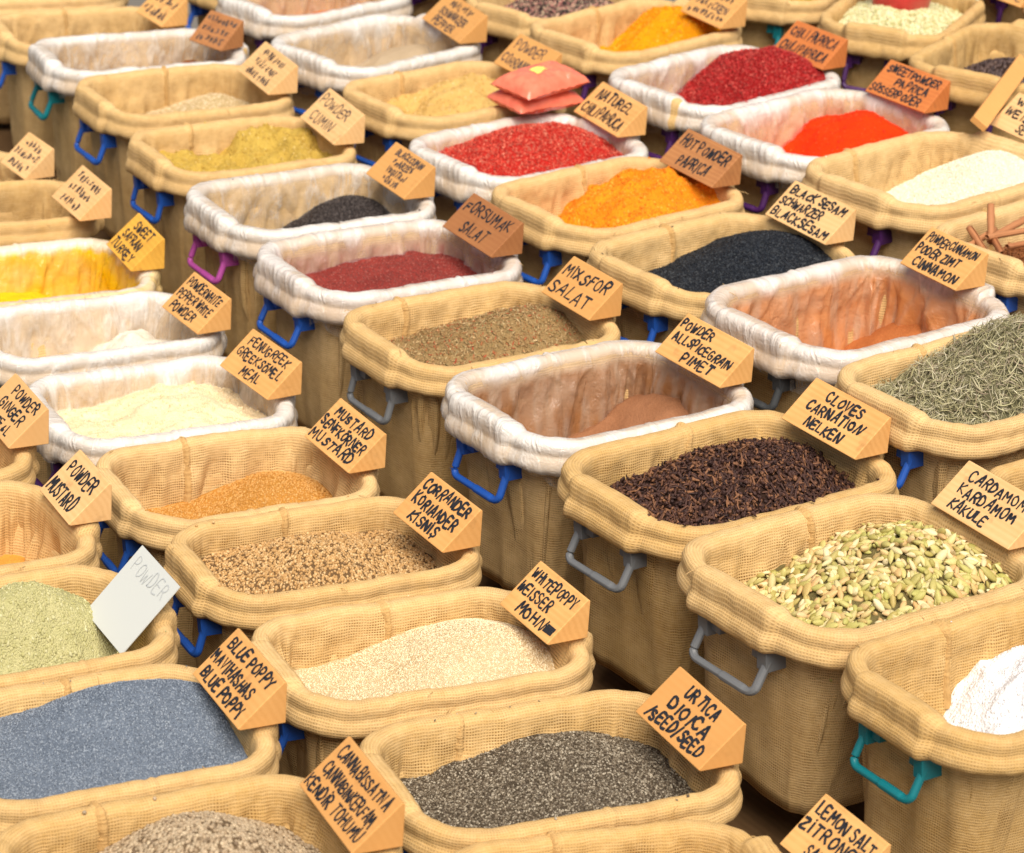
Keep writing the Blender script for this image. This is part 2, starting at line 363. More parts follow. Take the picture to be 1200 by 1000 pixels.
def build_liner(root, seed, mat, depth, stain, rimstain, op):
    k0 = int(np.argmin(np.abs(PROFILE[:TOP, 1] + .066) + (PROFILE[:TOP, 0] < -.03)))
    inner = np.where((np.arange(len(PROFILE)) > TOP) & (PROFILE[:, 1] > -depth))[0][-1]
    hang = np.array([(-.026, -.115), (-.025, -.100), (-.024, -.086), (-.018, -.076)])
    prof = np.r_[hang, PROFILE[k0:inner + 1]]
    pt = np.r_[0, np.cumsum(np.linalg.norm(np.diff(prof, axis=0), axis=1))]; dd = np.gradient(prof, axis=0); dd /= np.linalg.norm(dd, axis=1)[:, None]
    pn = np.stack([dd[:, 1], -dd[:, 0]], 1); pn[4:] = PROFILE_N[k0:inner + 1]; tp = int(np.argmax(prof[:, 1])); pt = pt - pt[tp] + PROFILE_T[TOP]
    G = tub_surface(seed, .0028, .0045, prof, pt, pn)
    ang = PS/PT*2*math.pi; hn = fbm(np.cos(ang)*4, np.sin(ang)*4, 0, seed + 41, 3)
    for j in range(4): G[j, :, 2] += (.030*hn + .018)*(4 - j)/4*1.0
    m = len(prof); top = int(np.argmax(prof[:, 1])); Z = prof[:, 1][:, None]; ins = (np.arange(m) >= top)[:, None]
    cx, cy = np.cos(ang)[None]*3, np.sin(ang)[None]*3; T = pt[:, None]
    ridge = np.clip(1 - np.abs(fbm(cx*3 + T*6, cy*3 - T*4, T*7, seed + 51, 3))*3.5, 0, 1)**2
    patch = sstep(.05, .45, fbm(cx*1.1, cy*1.1, T*5, seed + 53, 2))
    o_in = op*.55 + .16*ridge*patch + .50*patch*(1 - sstep(.01, .07, -Z)) + .45*(1 - sstep(.004, .022, -Z))
    o_out = np.where(Z > -.07, .42 + .12*patch + .42*sstep(-.026, -.004, Z), .10 + .22*ridge)
    op_ = np.clip(np.where(ins, o_in, o_out), .05, .97)
    sn = fbm(cx*4, cy*4, T*8, seed + 61, 4)
    st = np.clip(np.where(ins, stain*(sstep(.004, .045, -Z - .014*sn)*.8 + .06) + .5*min(stain, 1.2)*sn*sstep(.004, .03, -Z), rimstain + .5*rimstain*sn), 0, 1)
    new_mesh('plastic_liner', G.reshape(-1, 3), [grid_faces(PN, m)], mat, root, uv=np.stack([np.broadcast_to(PS[None], (m, PN)), np.broadcast_to(T, (m, PN))], -1).reshape(-1, 2), attrs={'opacity': np.broadcast_to(op_, (m, PN)).ravel(), 'stain': np.broadcast_to(st, (m, PN)).ravel()})

def sweep(path, rad, n=10, closed=False):
    path = np.array(path, float); rad = np.broadcast_to(rad, len(path)); d = np.gradient(path, axis=0); d /= np.linalg.norm(d, axis=1)[:, None]
    ref = np.array([0.31, .17, .93]); V = []
    for p, t, r in zip(path, d, rad):
        a = np.cross(t, ref); a /= np.linalg.norm(a); b = np.cross(t, a)
        for k in range(n):
            th = 2*math.pi*k/n; V.append(p + r*(math.cos(th)*a + math.sin(th)*b))
    V = np.array(V); f = [grid_faces(n, len(path))[:, ::-1]]; c = len(V); V = np.r_[V, [path[0], path[-1]]]; i = np.arange(n); e = (len(path)-1)*n
    f.append(np.stack([i, (i+1) % n, np.full(n, c)], 1)); f.append(np.stack([e + (i+1) % n, e + i, np.full(n, c+1)], 1)); return V, f

def box_verts(x0, x1, y0, y1, z0, z1):
    V = np.array([(x, y, z) for x in (x0, x1) for y in (y0, y1) for z in (z0, z1)]); f = np.array([(0, 1, 3, 2), (4, 6, 7, 5), (0, 4, 5, 1), (2, 3, 7, 6), (0, 2, 6, 4), (1, 5, 7, 3)]); return V, f

def join(parts):
    V, F3, F4, c = [], [], [], 0
    for v, fs in parts:
        for f in (fs if isinstance(fs, list) else [fs]):
            f = np.asarray(f); (F3 if f.shape[1] == 3 else F4).append(f + c)
        V.append(v); c += len(v)
    return np.concatenate(V), [np.concatenate(F) for F in (F3, F4) if F]

def build_handle(root, mat, r):
    """a bail of thick plastic bar hanging from two brackets under the lip of the near short end"""
    yh = .072; tilt = r.uniform(-.006, .010); zx = r.uniform(-.006, .006)
    x0, z0, x1, z1 = -.268, -.092, -.288 - tilt, -.156 + zx
    P = [(x0, yh, z0)]; a = np.linspace(0, 1, 6)
    for t in a: P.append((x0 + (x1 - x0)*(.15 + .62*t), yh, z0 + (z1 - z0)*(.15 + .62*t)))
    for q in np.linspace(0.15, 1, 6):
        th = q*math.pi/2; P.append((x1 - (x1 - x0)*.23*(1 - math.sin(th)), yh - .016*(1 - math.cos(th)), z1 - (z1 - z0)*.23*(1 - math.sin(th))))
    half = len(P)
    mid = [(x1, y, z1) for y in np.linspace(yh - .022, .003, 8)]
    full = P + mid; full = full + [(p[0], -p[1], p[2]) for p in reversed(full)]
    rad = np.array([.0076]*len(full)); k = len(P) + len(mid); rad[k:k + 8] = .0090; rad[k + 8:] = .0080
    parts = [sweep(full, rad, 8)]
    for s in (1, -1):
        v, f = box_verts(-.283, -.225, -.011, .011, -.112, -.064); v[(v[:, 0] < -.25) & (v[:, 2] < -.08), 0] += .006; v[:, 1] += s*(yh - .004); parts.append((v, f))
        v, f = box_verts(-.270, -.230, -.016, .016, -.100, -.068); v[:, 1] += s*(yh - .020); parts.append((v, f))
    V, f = join(parts)
    bevel(new_mesh('handle', V, f, mat, root, smooth=False), .0018, 2)

# ------------------------------------------------------------------ heaps of spice inside the tubs
def heap_height(x, y, hp, seed):
    D, A, cx, cy, sx, sy, amp, fr = hp
    h = D + A*np.exp(-((x - cx)/sx)**2 - ((y - cy)/sy)**2)
    h = h - amp*1.5*(np.abs(fbm(x*fr*.55 + 3, y*fr*.7, seed, seed + 8, 2)) - .25) + amp*fbm(x*fr, y*fr, seed, seed, 4) + amp*.8*fbm(x*fr*.4, y*fr*.4, seed, seed + 3, 2)
    return h

def inner_offset(z):
    i = np.arange(len(PROFILE)) > TOP; zz = PROFILE[i, 1][::-1]; oo = PROFILE[i, 0][::-1]
    return np.interp(z, zz, oo)

def build_heap(root, hp, seed, mat, fine=1.0):
    n, m = PN, 56
    s = np.linspace(.02, 1, m)
    b = PP + PNRM*(-.052)
    z = heap_height(b[:, 0], b[:, 1], hp, seed)
    off = np.minimum(inner_offset(np.minimum(z, -.03)), -.03) + .006
    b = PP + PNRM*off[:, None]
    X = s[:, None]*b[None, :, 0]; Y = s[:, None]*b[None, :, 1]
    Z = heap_height(X, Y, hp, seed)
    V = np.stack([X, Y, Z], -1).reshape(-1, 3); c = len(V); V = np.r_[V, [[0, 0, heap_height(np.array(0.), np.array(0.), hp, seed)]]]
    i = np.arange(n); i2 = (i + 1) % n
    return new_mesh('spice_surface', V, [grid_faces(n, m), np.stack([i2, i, np.full(n, c)], 1)], mat, root)

def ico(sub=0):
    t = (1 + 5**.5)/2; V = np.array([(-1, t, 0), (1, t, 0), (-1, -t, 0), (1, -t, 0), (0, -1, t), (0, 1, t), (0, -1, -t), (0, 1, -t), (t, 0, -1), (t, 0, 1), (-t, 0, -1), (-t, 0, 1)], float); V /= np.linalg.norm(V[0])
    Fc = [(0, 11, 5), (0, 5, 1), (0, 1, 7), (0, 7, 10), (0, 10, 11), (1, 5, 9), (5, 11, 4), (11, 10, 2), (10, 7, 6), (7, 1, 8), (3, 9, 4), (3, 4, 2), (3, 2, 6), (3, 6, 8), (3, 8, 9), (4, 9, 5), (2, 4, 11), (6, 2, 10), (8, 6, 7), (9, 8, 1)]
    for _ in range(sub):
        V = list(map(tuple, V)); cache = {}; G = []
        def mid(a, b):
            k = (min(a, b), max(a, b))
            if k not in cache:
                q = (np.array(V[a]) + np.array(V[b])); q /= np.linalg.norm(q); V.append(tuple(q)); cache[k] = len(V) - 1
            return cache[k]
        for a, b, c in Fc:
            x, y, w = mid(a, b), mid(b, c), mid(c, a); G += [(a, x, w), (b, y, x), (c, w, y), (x, y, w)]
        Fc = G; V = np.array(V)
    return np.asarray(V, float), np.array(Fc)

def pod():                       # cardamom: three-sided pointed capsule
    V = []; Z = [(-1, .02), (-.85, .45), (-.45, .92), (0, 1.0), (.4, .88), (.8, .5), (1, .08), (1.18, .03)]
    for z, r in Z:
        for k in range(9):
            a = k*2*math.pi/9; q = r*(1 + .10*math.cos(3*a)); V.append((z, q*math.cos(a)*.42, q*math.sin(a)*.42))
    return np.array(V), grid_faces(9, len(Z))

def clove():
    V, f = [], []; Z = [(-1, .10), (-.5, .17), (.2, .22), (.55, .30), (.62, .36), (.70, .22), (.80, .34), (.95, .30), (1.05, .08)]
    for z, r in Z:
        for k in range(6):
            a = k*math.pi/3; q = r*(1.35 if (abs(z - .62) < .01 and k % 2) else 1); V.append((z, q*math.cos(a), q*math.sin(a)))
    return np.array(V), grid_faces(6, len(Z))

def needle():                    # curled dry leaf
    V = []; T = np.linspace(-1, 1, 6)
    for t in T:
        w = .085*(1 - .75*t*t)
        for k in range(3):
            a = k*2*math.pi/3; V.append((t, .22*t*t + w*math.cos(a), .10*t*t*t + w*.6*math.sin(a)))
    return np.array(V), grid_faces(3, 6)

def flake():
    V = np.array([(-1, -.2, 0), (-.2, -.62, .18), (.9, -.35, -.08), (1, .3, .12), (.1, .62, -.1), (-.8, .45, .15), (0, 0, .32), (0, 0, -.22)]); r = range(6)
    return V, np.array([(i, (i+1) % 6, 6) for i in r] + [((i+1) % 6, i, 7) for i in r])

def scatter(root, name, hp, seed, shape, count, size, mat, aspect=(1, 1, 1), lift=.3, tilt=.5, sizevar=.25, layers=1):
    """many loose grains lying on the heap, one mesh"""
    r = np.random.default_rng(seed + 7); SV, SF = shape; SV = SV*np.array(aspect)
    need = count; xs, ys = [], []
    while need > 0:
        x = r.uniform(-TL/2, TL/2, need*2); y = r.uniform(-TW/2, TW/2, need*2)
        h = heap_height(x, y, hp, seed); io = -inner_offset(np.clip(h, -.35, -.02)) + size*.35
        hx, hy, rr = TL/2 - TR, TW/2 - TR, TR - io
        qx, qy = np.maximum(np.abs(x) - hx, 0), np.maximum(np.abs(y) - hy, 0); ok = np.hypot(qx, qy) < rr
        x, y = x[ok][:need], y[ok][:need]; xs.append(x); ys.append(y); need -= len(x)
    x, y = np.concatenate(xs), np.concatenate(ys); n = len(x); e = .003
    sp = max(3, min(14, count//500)); q = np.concatenate([r.integers(0, PN, sp)[:sp//2], r.integers(int(PN*.52), int(PN*.98), sp - sp//2)])
    x = np.r_[x, (PP + PNRM*-.017)[q, 0] + r.normal(size=sp)*.004]; y = np.r_[y, (PP + PNRM*-.017)[q, 1] + r.normal(size=sp)*.004]; n += sp
    big = size > .0095                                                 # nothing large lies on the rims
    if big: x[-sp:], y[-sp:] = x[:sp], y[:sp]
    h = heap_height(x, y, hp, seed); h[-sp:] = h[-sp:] if big else .003; gx = (heap_height(x + e, y, hp, seed) - h)/e; gy = (heap_height(x, y + e, hp, seed) - h)/e; gx[-sp:] = 0; gy[-sp:] = 0
    sc = size*(1 + sizevar*r.normal(size=n).clip(-2, 2))
    yaw = r.uniform(0, 2*math.pi, n); pit = r.normal(size=n)*tilt; rol = r.uniform(0, 2*math.pi, n)
    cyw, syw, cp, sp, cr, sr = np.cos(yaw), np.sin(yaw), np.cos(pit), np.sin(pit), np.cos(rol), np.sin(rol)
    Rm = np.empty((n, 3, 3))
    Rm[:, 0] = np.stack([cyw*cp, cyw*sp*sr - syw*cr, cyw*sp*cr + syw*sr], 1)
    Rm[:, 1] = np.stack([syw*cp, syw*sp*sr + cyw*cr, syw*sp*cr - cyw*sr], 1)
    Rm[:, 2] = np.stack([-sp, cp*sr, cp*cr], 1)
    V = np.einsum('nij,vj->nvi', Rm, SV)*sc[:, None, None]
    V[:, :, 2] += V[:, :, 0]*gx[:, None].clip(-1.2, 1.2) + V[:, :, 1]*gy[:, None].clip(-1.2, 1.2)
    V[:, :, 0] += x[:, None]; V[:, :, 1] += y[:, None]; V[:, :, 2] += (h + size*lift*r.uniform(-.3, 1.0, n))[:, None]
    k = len(SV); Fc = (SF[None] + (np.arange(n)*k)[:, None, None]).reshape(-1, SF.shape[1])
    tint = np.repeat(np.clip(r.random(n), 0, 1), k)
    return new_mesh(name, V.reshape(-1, 3), [Fc], mat, root, attrs={'tint': tint})

# ------------------------------------------------------------------ hand lettering for the signs
FONT = {'A': '0,0 1.6,6 2.2,6 4,0|.7,2.1 3.3,2.2', 'B': '0,0 0,6 2.6,5.8 3.4,4.6 2.4,3.2 0,3|2.4,3.2 3.8,1.8 2.8,.2 0,0', 'C': '3.8,5 2.6,6 .9,5.4 0,3 .8,.7 2.5,0 3.9,.9',
        'D': '0,0 0,6 2.2,5.7 3.8,3.2 2.6,.5 0,0', 'E': '3.6,6 0,6 0,0 3.7,0|0,3.1 2.9,3.1', 'F': '3.7,6 0,6 0,0|0,3.2 2.8,3.2', 'G': '3.7,5.1 2.2,6 .5,5 0,2.6 1,.3 2.8,.1 3.8,1.4 3.7,2.8 2.2,2.8',
        'H': '0,0 0,6|3.7,0 3.7,6|0,3 3.7,3.2', 'I': '.6,0 .6,6', 'J': '2.8,6 2.8,1.2 1.6,0 .2,.8', 'K': '0,0 0,6|3.5,6 .1,2.9 3.8,0', 'L': '0,6 0,0 3.2,0', 'M': '0,0 .4,6 2.2,2.4 4,6 4.6,0',
        'N': '0,0 0,6 3.6,0 3.7,6', 'O': '1.9,6 .4,5 0,2.8 .8,.5 2.2,0 3.6,1.2 3.9,3.5 3,5.5 1.9,6', 'P': '0,0 0,6 2.6,5.9 3.5,4.5 2.4,2.9 0,2.7', 'R': '0,0 0,6 2.6,5.9 3.4,4.6 2.3,3.2 0,3|1.4,3.1 3.8,0',
        'S': '3.5,5.2 2.2,6 .6,5.4 .5,4 2,3.1 3.5,2 3.2,.5 1.6,0 .1,.8', 'T': '0,6 4,6|2,6 1.9,0', 'U': '0,6 .1,1.4 1.4,0 2.9,.5 3.6,2 3.6,6', 'V': '0,6 1.8,0 3.8,6', 'W': '0,6 1,0 2.3,4.4 3.5,0 4.8,6',
        'X': '0,0 3.8,6|0,6 3.8,0', 'Y': '0,6 1.9,3.1 3.8,6|1.9,3.1 1.8,0', 'Z': '.2,6 3.6,6 0,0 3.8,0', '/': '0,-.6 2.4,6.6', '-': '.2,3 2.6,3', 'f': '3.6,6.6 .6,6.2 .4,0|-.2,3.2 2.6,3.3',
        'Ö': '1.9,5.4 .4,4.6 0,2.5 .8,.5 2.2,0 3.6,1.2 3.8,3.2 3,5 1.9,5.4|.4,6.9 3.4,7.2', 'Ü': '0,5.6 .1,1.4 1.4,0 2.9,.5 3.6,2 3.6,5.6|.8,6.9 1,7.2|2.6,6.9 2.8,7.2', 'İ': '.6,0 .6,5.2|.5,6.6 .8,6.8',
        '#': '0,1 6,1.2|0,2.2 6,2.4|0,3.4 6,3.6|0,4.6 6,4.7', 'Ş': '3.5,5.2 2.2,6 .6,5.4 .5,4 2,3.1 3.5,2 3.2,.5 1.6,0 .1,.8|1.6,0 1.4,-1.4'}

def glyph(ch, r):
    if ch == '~':                # a letter too blurred in the photograph to read
        return [[(r.uniform(0, 3.6), r.uniform(0, 6)) for _ in range(r.integers(3, 6))] for _ in range(2)], 3.6
    st = [[tuple(map(float, q.split(','))) for q in s.split()] for s in FONT[ch].split('|')]
    return st, max(q[0] for s in st for q in s)

def lettering(lines, L, W, seed, width=.0054, hmax=.030):
    """flat marker strokes on the face: a runs along the reading direction, b up the slope"""
    r = np.random.default_rng(seed + 5); V, F4, F3 = [], [], []; n = len(lines); lev = 0
    width *= r.uniform(.80, 1.08); pitch = W*.90/n; hh = min(hmax, pitch*(.62 if n > 2 else .56))
    for li, ln in enumerate(lines):
        txt, a0, a1 = ln if isinstance(ln, tuple) else (ln, None, None)
        gl = [None if c == ' ' else glyph(c, r) for c in txt]; units = sum(2.6 if g is None else g[1] + 2.0 for g in gl) - 2.0
        sx = hh/6*1.02
        if a0 is None:
            tw = min(units*sx*.95, L*.88); a0 = (L - tw)/2 + r.uniform(-.03, .03)*L*(1 - tw/L)
        else: tw = (a1 - a0)*L; a0 = a0*L
        sx = tw/units; b0 = W*.95 - (li + 1)*pitch + (pitch - hh)*.45; slope = r.uniform(-.02, .02); pen = a0
        for g in gl:
            if g is None: pen += 2.6*sx; continue
            dy = r.normal()*hh*.06; sc = 1 + r.normal()*.08; sh = r.normal()*.10
            for s in g[0]:
                pts = np.array([(pen + x*sx + y*sh*sx, b0 + dy + y*hh/6*sc + slope*(pen - a0)) for x, y in s]) + r.normal(size=(len(s), 2))*hh*.018
                if len(pts) > 3: pts = smooth_curve(pts, hh*.12)
                d = np.gradient(pts, axis=0); d /= np.linalg.norm(d, axis=1)[:, None] + 1e-9; nn = np.stack([-d[:, 1], d[:, 0]], 1); w = width*.5*r.uniform(.8, 1.15)*(1 + .16*r.normal(size=len(pts)).clip(-1.5, 1.5))[:, None]
                w = np.minimum(w, sx*.95)
                pts[0] -= d[0]*width*.35; pts[-1] += d[-1]*width*.35
                lev = (lev + 1) % 7; z = .0005 + lev*.00005; c = len(V)
                for p, q, ww in zip(pts, nn, w): V.append((*(p + q*ww), z)); V.append((*(p - q*ww), z))
                for i in range(len(pts) - 1): F4.append((c + 2*i, c + 2*i + 1, c + 2*i + 3, c + 2*i + 2))
            pen += (g[1] + 2.0)*sx
    return np.array(V), np.array(F4)

INK = NT('marker_ink'); INK.b.inputs['Base Color'].default_value = (.018, .018, .022, 1); INK.rough(.55); INK = INK.m
FADED = NT('faded_ink'); FADED.b.inputs['Base Color'].default_value = (.46, .485, .49, 1); FADED.rough(.7); FADED = FADED.m
BLURRED = NT('brown_ink'); BLURRED.b.inputs['Base Color'].default_value = (.085, .06, .05, 1); BLURRED.rough(.7); BLURRED = BLURRED.m

def build_sign(pos, lines, label, mat, ink, seed, d=.086, h=.077):
    x, y, z, rz, L = pos
    t = thing('wooden_sign', label, 'sign', (x, y, z + ZO), rz, group='wooden block signs on the tub rims')
    r = np.random.default_rng(seed)
    e = .004; tri = [(0, 0), (.003, -.0001), (d, 0), (d, h - .004), (d - .005, h)]
    tri = [(0, .0035), (.0045, 0), (d, 0), (d, h - .003), (d - .005, h)]
    V = np.array([(px, sy*L/2, pz) for sy in (1, -1) for px, pz in tri]); n = len(tri); i = np.arange(n)
    o = new_mesh('wood_block', V, [np.stack([i, (i+1) % n, n + (i+1) % n, n + i], 1)[:, ::-1]], mat, t, smooth=False)
    me = o.data; V2 = [tuple(v) for v in V]; me.clear_geometry()
    me.from_pydata(V2, [], [tuple(reversed(list(map(int, q)))) for q in np.stack([i, (i+1) % n, n + (i+1) % n, n + i], 1)] + [tuple(range(n)), tuple(range(2*n - 1, n - 1, -1))]); me.update()
    bevel(o, .0016, 2)
    if lines:
        f0 = np.array((0, .0035)); f1 = np.array((d - .005, h)); W = np.linalg.norm(f1 - f0); u = (f1 - f0)/W; nrm = np.array((-u[1], u[0]))
        A, Fq = lettering(lines, L*.97, W, seed)
        P = np.stack([f0[0] + u[0]*A[:, 1] + nrm[0]*A[:, 2], L*.485 - A[:, 0], f0[1] + u[1]*A[:, 1] + nrm[1]*A[:, 2]], 1)
        new_mesh('lettering', P, [Fq], ink, t, smooth=False)
    return t


# ------------------------------------------------------------------ the setting: paving and the stepped stand
pav = NT('paving'); _o = pav.obj(); _n = pav.noise(_o, 6, 5); _b = pav.n('ShaderNodeTexBrick'); pav.l(_o, _b.inputs['Vector'])
_b.inputs['Scale'].default_value = 1.0; _b.inputs['Brick Width'].default_value = .4; _b.inputs['Row Height'].default_value = .4; _b.inputs['Mortar Size'].default_value = .008; _b.offset = 0
_b.inputs['Color1'].default_value = (.20, .18, .155, 1); _b.inputs['Color2'].default_value = (.16, .145, .125, 1); _b.inputs['Mortar'].default_value = (.07, .06, .05, 1)
pav.l(pav.mix(pav.math('MULTIPLY', _n, .6), _b.outputs['Color'], (.10, .09, .075, 1)), pav.b.inputs['Base Color']); pav.rough(.9); pav.bump(_n, .3, .01)
g = new_mesh('ground', [(-150, -150, 0), (150, -150, 0), (150, 150, 0), (-150, 150, 0)], [np.array([(0, 1, 2, 3)])], pav.m, smooth=False); g['kind'] = 'structure'

# ------------------------------------------------------------------ every tub: x, y, rim z, turn, scale x, scale y  (column, row from the near end is in the comment order)
TUBS = {
 'mix':(0.0000,-0.0000,-0.0000,-0.0000,0.984,1.061),
 'allsp':(-0.0079,-0.4556,0.0164,0.0380,1.035,1.084),
 'clove':(-0.0199,-0.9115,0.0293,0.0585,1.087,1.099),
 'carda':(-0.0797,-1.3810,0.0483,0.0487,1.049,1.170),
 'lemon':(-0.0928,-1.8235,0.0511,0.0195,1.014,0.994),
 'sumak':(0.0433,0.4587,-0.0069,-0.0161,0.990,1.047),
 'carawy':(0.0944,0.9088,-0.0139,-0.0334,0.975,1.052),
 'cumin':(0.1476,1.3495,-0.0143,-0.0479,0.944,1.022),
 'tanw':(0.2097,1.7885,-0.0024,-0.0614,0.940,1.040),
 'wl':(0.2884,2.2070,-0.0177,-0.1406,0.998,0.923),
 'fenu':(-0.6643,0.2291,-0.1490,-0.0979,0.947,1.003),
 'must':(-0.7137,-0.2046,-0.1360,-0.1068,0.941,1.007),
 'cori':(-0.7521,-0.6264,-0.1099,-0.1082,0.993,0.919),
 'wpop':(-0.7924,-1.0381,-0.1190,-0.1443,1.029,0.946),
 'urti':(-0.8069,-1.4725,-0.1309,-0.1628,1.078,1.025),
 'wpep':(-0.6255,0.6330,-0.1314,-0.1175,0.976,0.855),
 'yell':(-0.5959,1.0376,-0.1466,-0.1443,1.000,1.023),
 'orang':(0.6937,0.4775,0.0552,0.1167,1.010,1.053),
 'bses':(0.6597,0.0141,0.0617,0.1074,1.000,1.103),
 'cinn':(0.6423,-0.4738,0.1108,0.0926,1.065,1.143),
 'rose':(0.5939,-0.9321,0.1230,0.0888,1.003,1.013),
 'flake':(0.7434,0.9365,0.0282,0.1292,1.003,1.050),
 'corip':(0.8070,1.3920,0.0412,0.1233,0.976,1.029),
 'greyw':(0.8502,1.8663,0.0388,0.2273,0.963,1.042),
 'swpap':(1.3698,0.5437,0.1267,0.1808,1.072,1.091),
 'white':(1.3317,0.0853,0.1546,0.1851,1.046,1.096),
 'chili':(1.3955,0.9947,0.1197,0.2048,1.035,1.072),
 'curry':(1.4442,1.4646,0.1288,0.2210,1.002,1.023),
 'bpop':(-1.4990,-1.1683,-0.0609,-0.1217,0.962,1.006),
 'cann':(-1.5578,-1.6155,-0.0439,-0.1176,1.041,1.057),
 'green':(-1.4715,-0.7466,-0.0676,-0.0764,0.988,0.983),
 'pmus':(-1.4260,-0.3358,-0.0770,-0.0617,0.999,0.980),
 'ging':(-1.3687,0.0773,-0.0786,-0.0977,1.014,0.998),
 'oat':(2.0555,1.0743,0.2172,0.5923,0.988,0.917),
 'pcorn':(2.0064,0.5937,0.2264,0.4697,1.008,0.999),
 'mixp':(1.4879,1.9184,0.0930,0.3533,0.953,0.909),
 'yel5':(2.0295,1.5801,0.1878,0.6602,0.996,0.983),
 'topl':(0.3211,2.6096,-0.0562,-0.2043,0.925,0.956),
 'pinkb':(0.3237,3.0355,-0.0322,-0.2057,0.998,1.000),
 'orw':(0.9181,2.3234,0.0509,0.1997,0.951,0.941),
 'tan3':(1.0547,2.7641,-0.0065,0.1613,1.004,1.001),
 'rose2':(0.5955,-1.3714,0.0689,0.0896,0.990,1.000),
 'cstk':(1.3082,-0.3733,0.1460,0.1818,0.996,0.999),
 'tan1':(-0.5444,1.4282,-0.1075,-0.1897,0.991,0.803),
 'tan1b':(-0.5133,1.8114,-0.1611,-0.1294,1.004,1.000),
 'lem1':(-0.9242,-1.8537,-0.1377,-0.2551,0.954,0.930),
 'far1':(1.532, 2.372, 0.093, 0.353, .96, .95),
 'far2':(2.687, 1.319, 0.267, .45, 1.0, 1.0),
 'far3':(2.635, 0.847, 0.276, .42, 1.0, 1.0),
 'far4':(2.644, 1.916, 0.238, .5, 1.0, 1.0),
}
SIGNPOS = {
 'clove': (0.1962, -0.9022, 0.0448, 0.012, 0.225),
 'carda': (0.1649, -1.3806, 0.0638, -0.024, 0.218),
 'allsp': (0.1958, -0.4735, 0.0319, 0.019, 0.219),
 'mix': (0.1963, -0.0255, 0.0155, -0.015, 0.188),
 'sumak': (0.2328, 0.4330, 0.0086, -0.05, 0.225),
 'carawy': (0.2750, 0.8692, 0.0016, -0.077, 0.205),
 'cumin': (0.3436, 1.3194, 0.0012, -0.151, 0.236),
 'tanw': (0.3795, 1.7271, 0.0131, -0.144, 0.234),
 'wl': (0.4511, 2.1292, -0.0022, 0.227, 0.135),
 'topl': (0.4891, 2.5464, -0.0407, -0.044, 0.174),
 'orang': (0.8918, 0.4841, 0.0707, -0.023, 0.221),
 'bses': (0.8744, 0.0370, 0.0772, -0.013, 0.224),
 'cinn': (0.8580, -0.4410, 0.1263, -0.014, 0.185),
 'flake': (0.9697, 0.9756, 0.0437, -0.1, 0.227),
 'corip': (1.0016, 1.4059, 0.0567, -0.023, 0.204),
 'greyw': (1.0414, 1.8401, 0.0543, -0.149, 0.258),
 'swpap': (1.6125, 0.5736, 0.1422, 0.072, 0.214),
 'chili': (1.6317, 0.9987, 0.1352, 0.043, 0.203),
 'curry': (1.6054, 1.3951, 0.1443, -0.039, 0.193),
 'white': (1.6431, 0.1498, 0.1701, -0.072, 0.223),
 'oat': (2.3211, 0.9923, 0.2327, 0.004, 0.172),
 'fenu': (-0.4799, 0.1979, -0.1335, -0.002, 0.213),
 'must': (-0.5266, -0.2384, -0.1205, -0.063, 0.2),
 'cori': (-0.5847, -0.6843, -0.0944, -0.043, 0.192),
 'wpop': (-0.6051, -1.0828, -0.1035, -0.068, 0.173),
 'urti': (-0.6123, -1.5351, -0.1154, -0.112, 0.217),
 'lem1': (-0.6460, -1.9676, -0.1222, -0.056, 0.17),
 'wpep': (-0.4555, 0.5428, -0.1159, -0.036, 0.183),
 'yell': (-0.3789, 1.0018, -0.1311, -0.158, 0.19),
 'tan1': (-0.3897, 1.2700, -0.0920, -0.084, 0.188),
 'tan1b': (-0.3207, 1.7267, -0.1456, -0.01, 0.15),
 'bpop': (-1.2965, -1.1915, -0.0454, -0.116, 0.206),
 'cann': (-1.3388, -1.6277, -0.0284, -0.148, 0.219),
 'pmus': (-1.1912, -0.3516, -0.0615, -0.11, 0.168),
 'ging': (-1.1412, 0.0391, -0.0631, -0.108, 0.197),
}
BLUE, GREY, TEAL, PURPLE, PINK = 'blue', 'grey', 'teal', 'purple', 'pink'
HM = {BLUE: plastic('blue_plastic', (.010, .085, .42, 1)), GREY: plastic('grey_plastic', (.16, .17, .18, 1)), TEAL: plastic('teal_plastic', (.0, .17, .20, 1)),
      PURPLE: plastic('purple_plastic', (.06, .010, .10, 1)), PINK: plastic('violet_plastic', (.42, .07, .32, 1)), 'dark': plastic('dark_grey_plastic', (.05, .055, .06, 1))}
W_ORANGE = wood('orange_pine', (.80, .46, .17, 1), (.60, .29, .085, 1)); W_PALE = wood('pale_pine', (.82, .54, .26, 1), (.66, .37, .14, 1))
W_BROWN = wood('stained_pine', (.50, .23, .085, 1), (.30, .115, .04, 1)); W_RED = wood('reddish_pine', (.66, .23, .06, 1), (.45, .13, .035, 1)); W_YEL = wood('yellowed_pine', (.80, .45, .07, 1), (.62, .30, .04, 1))

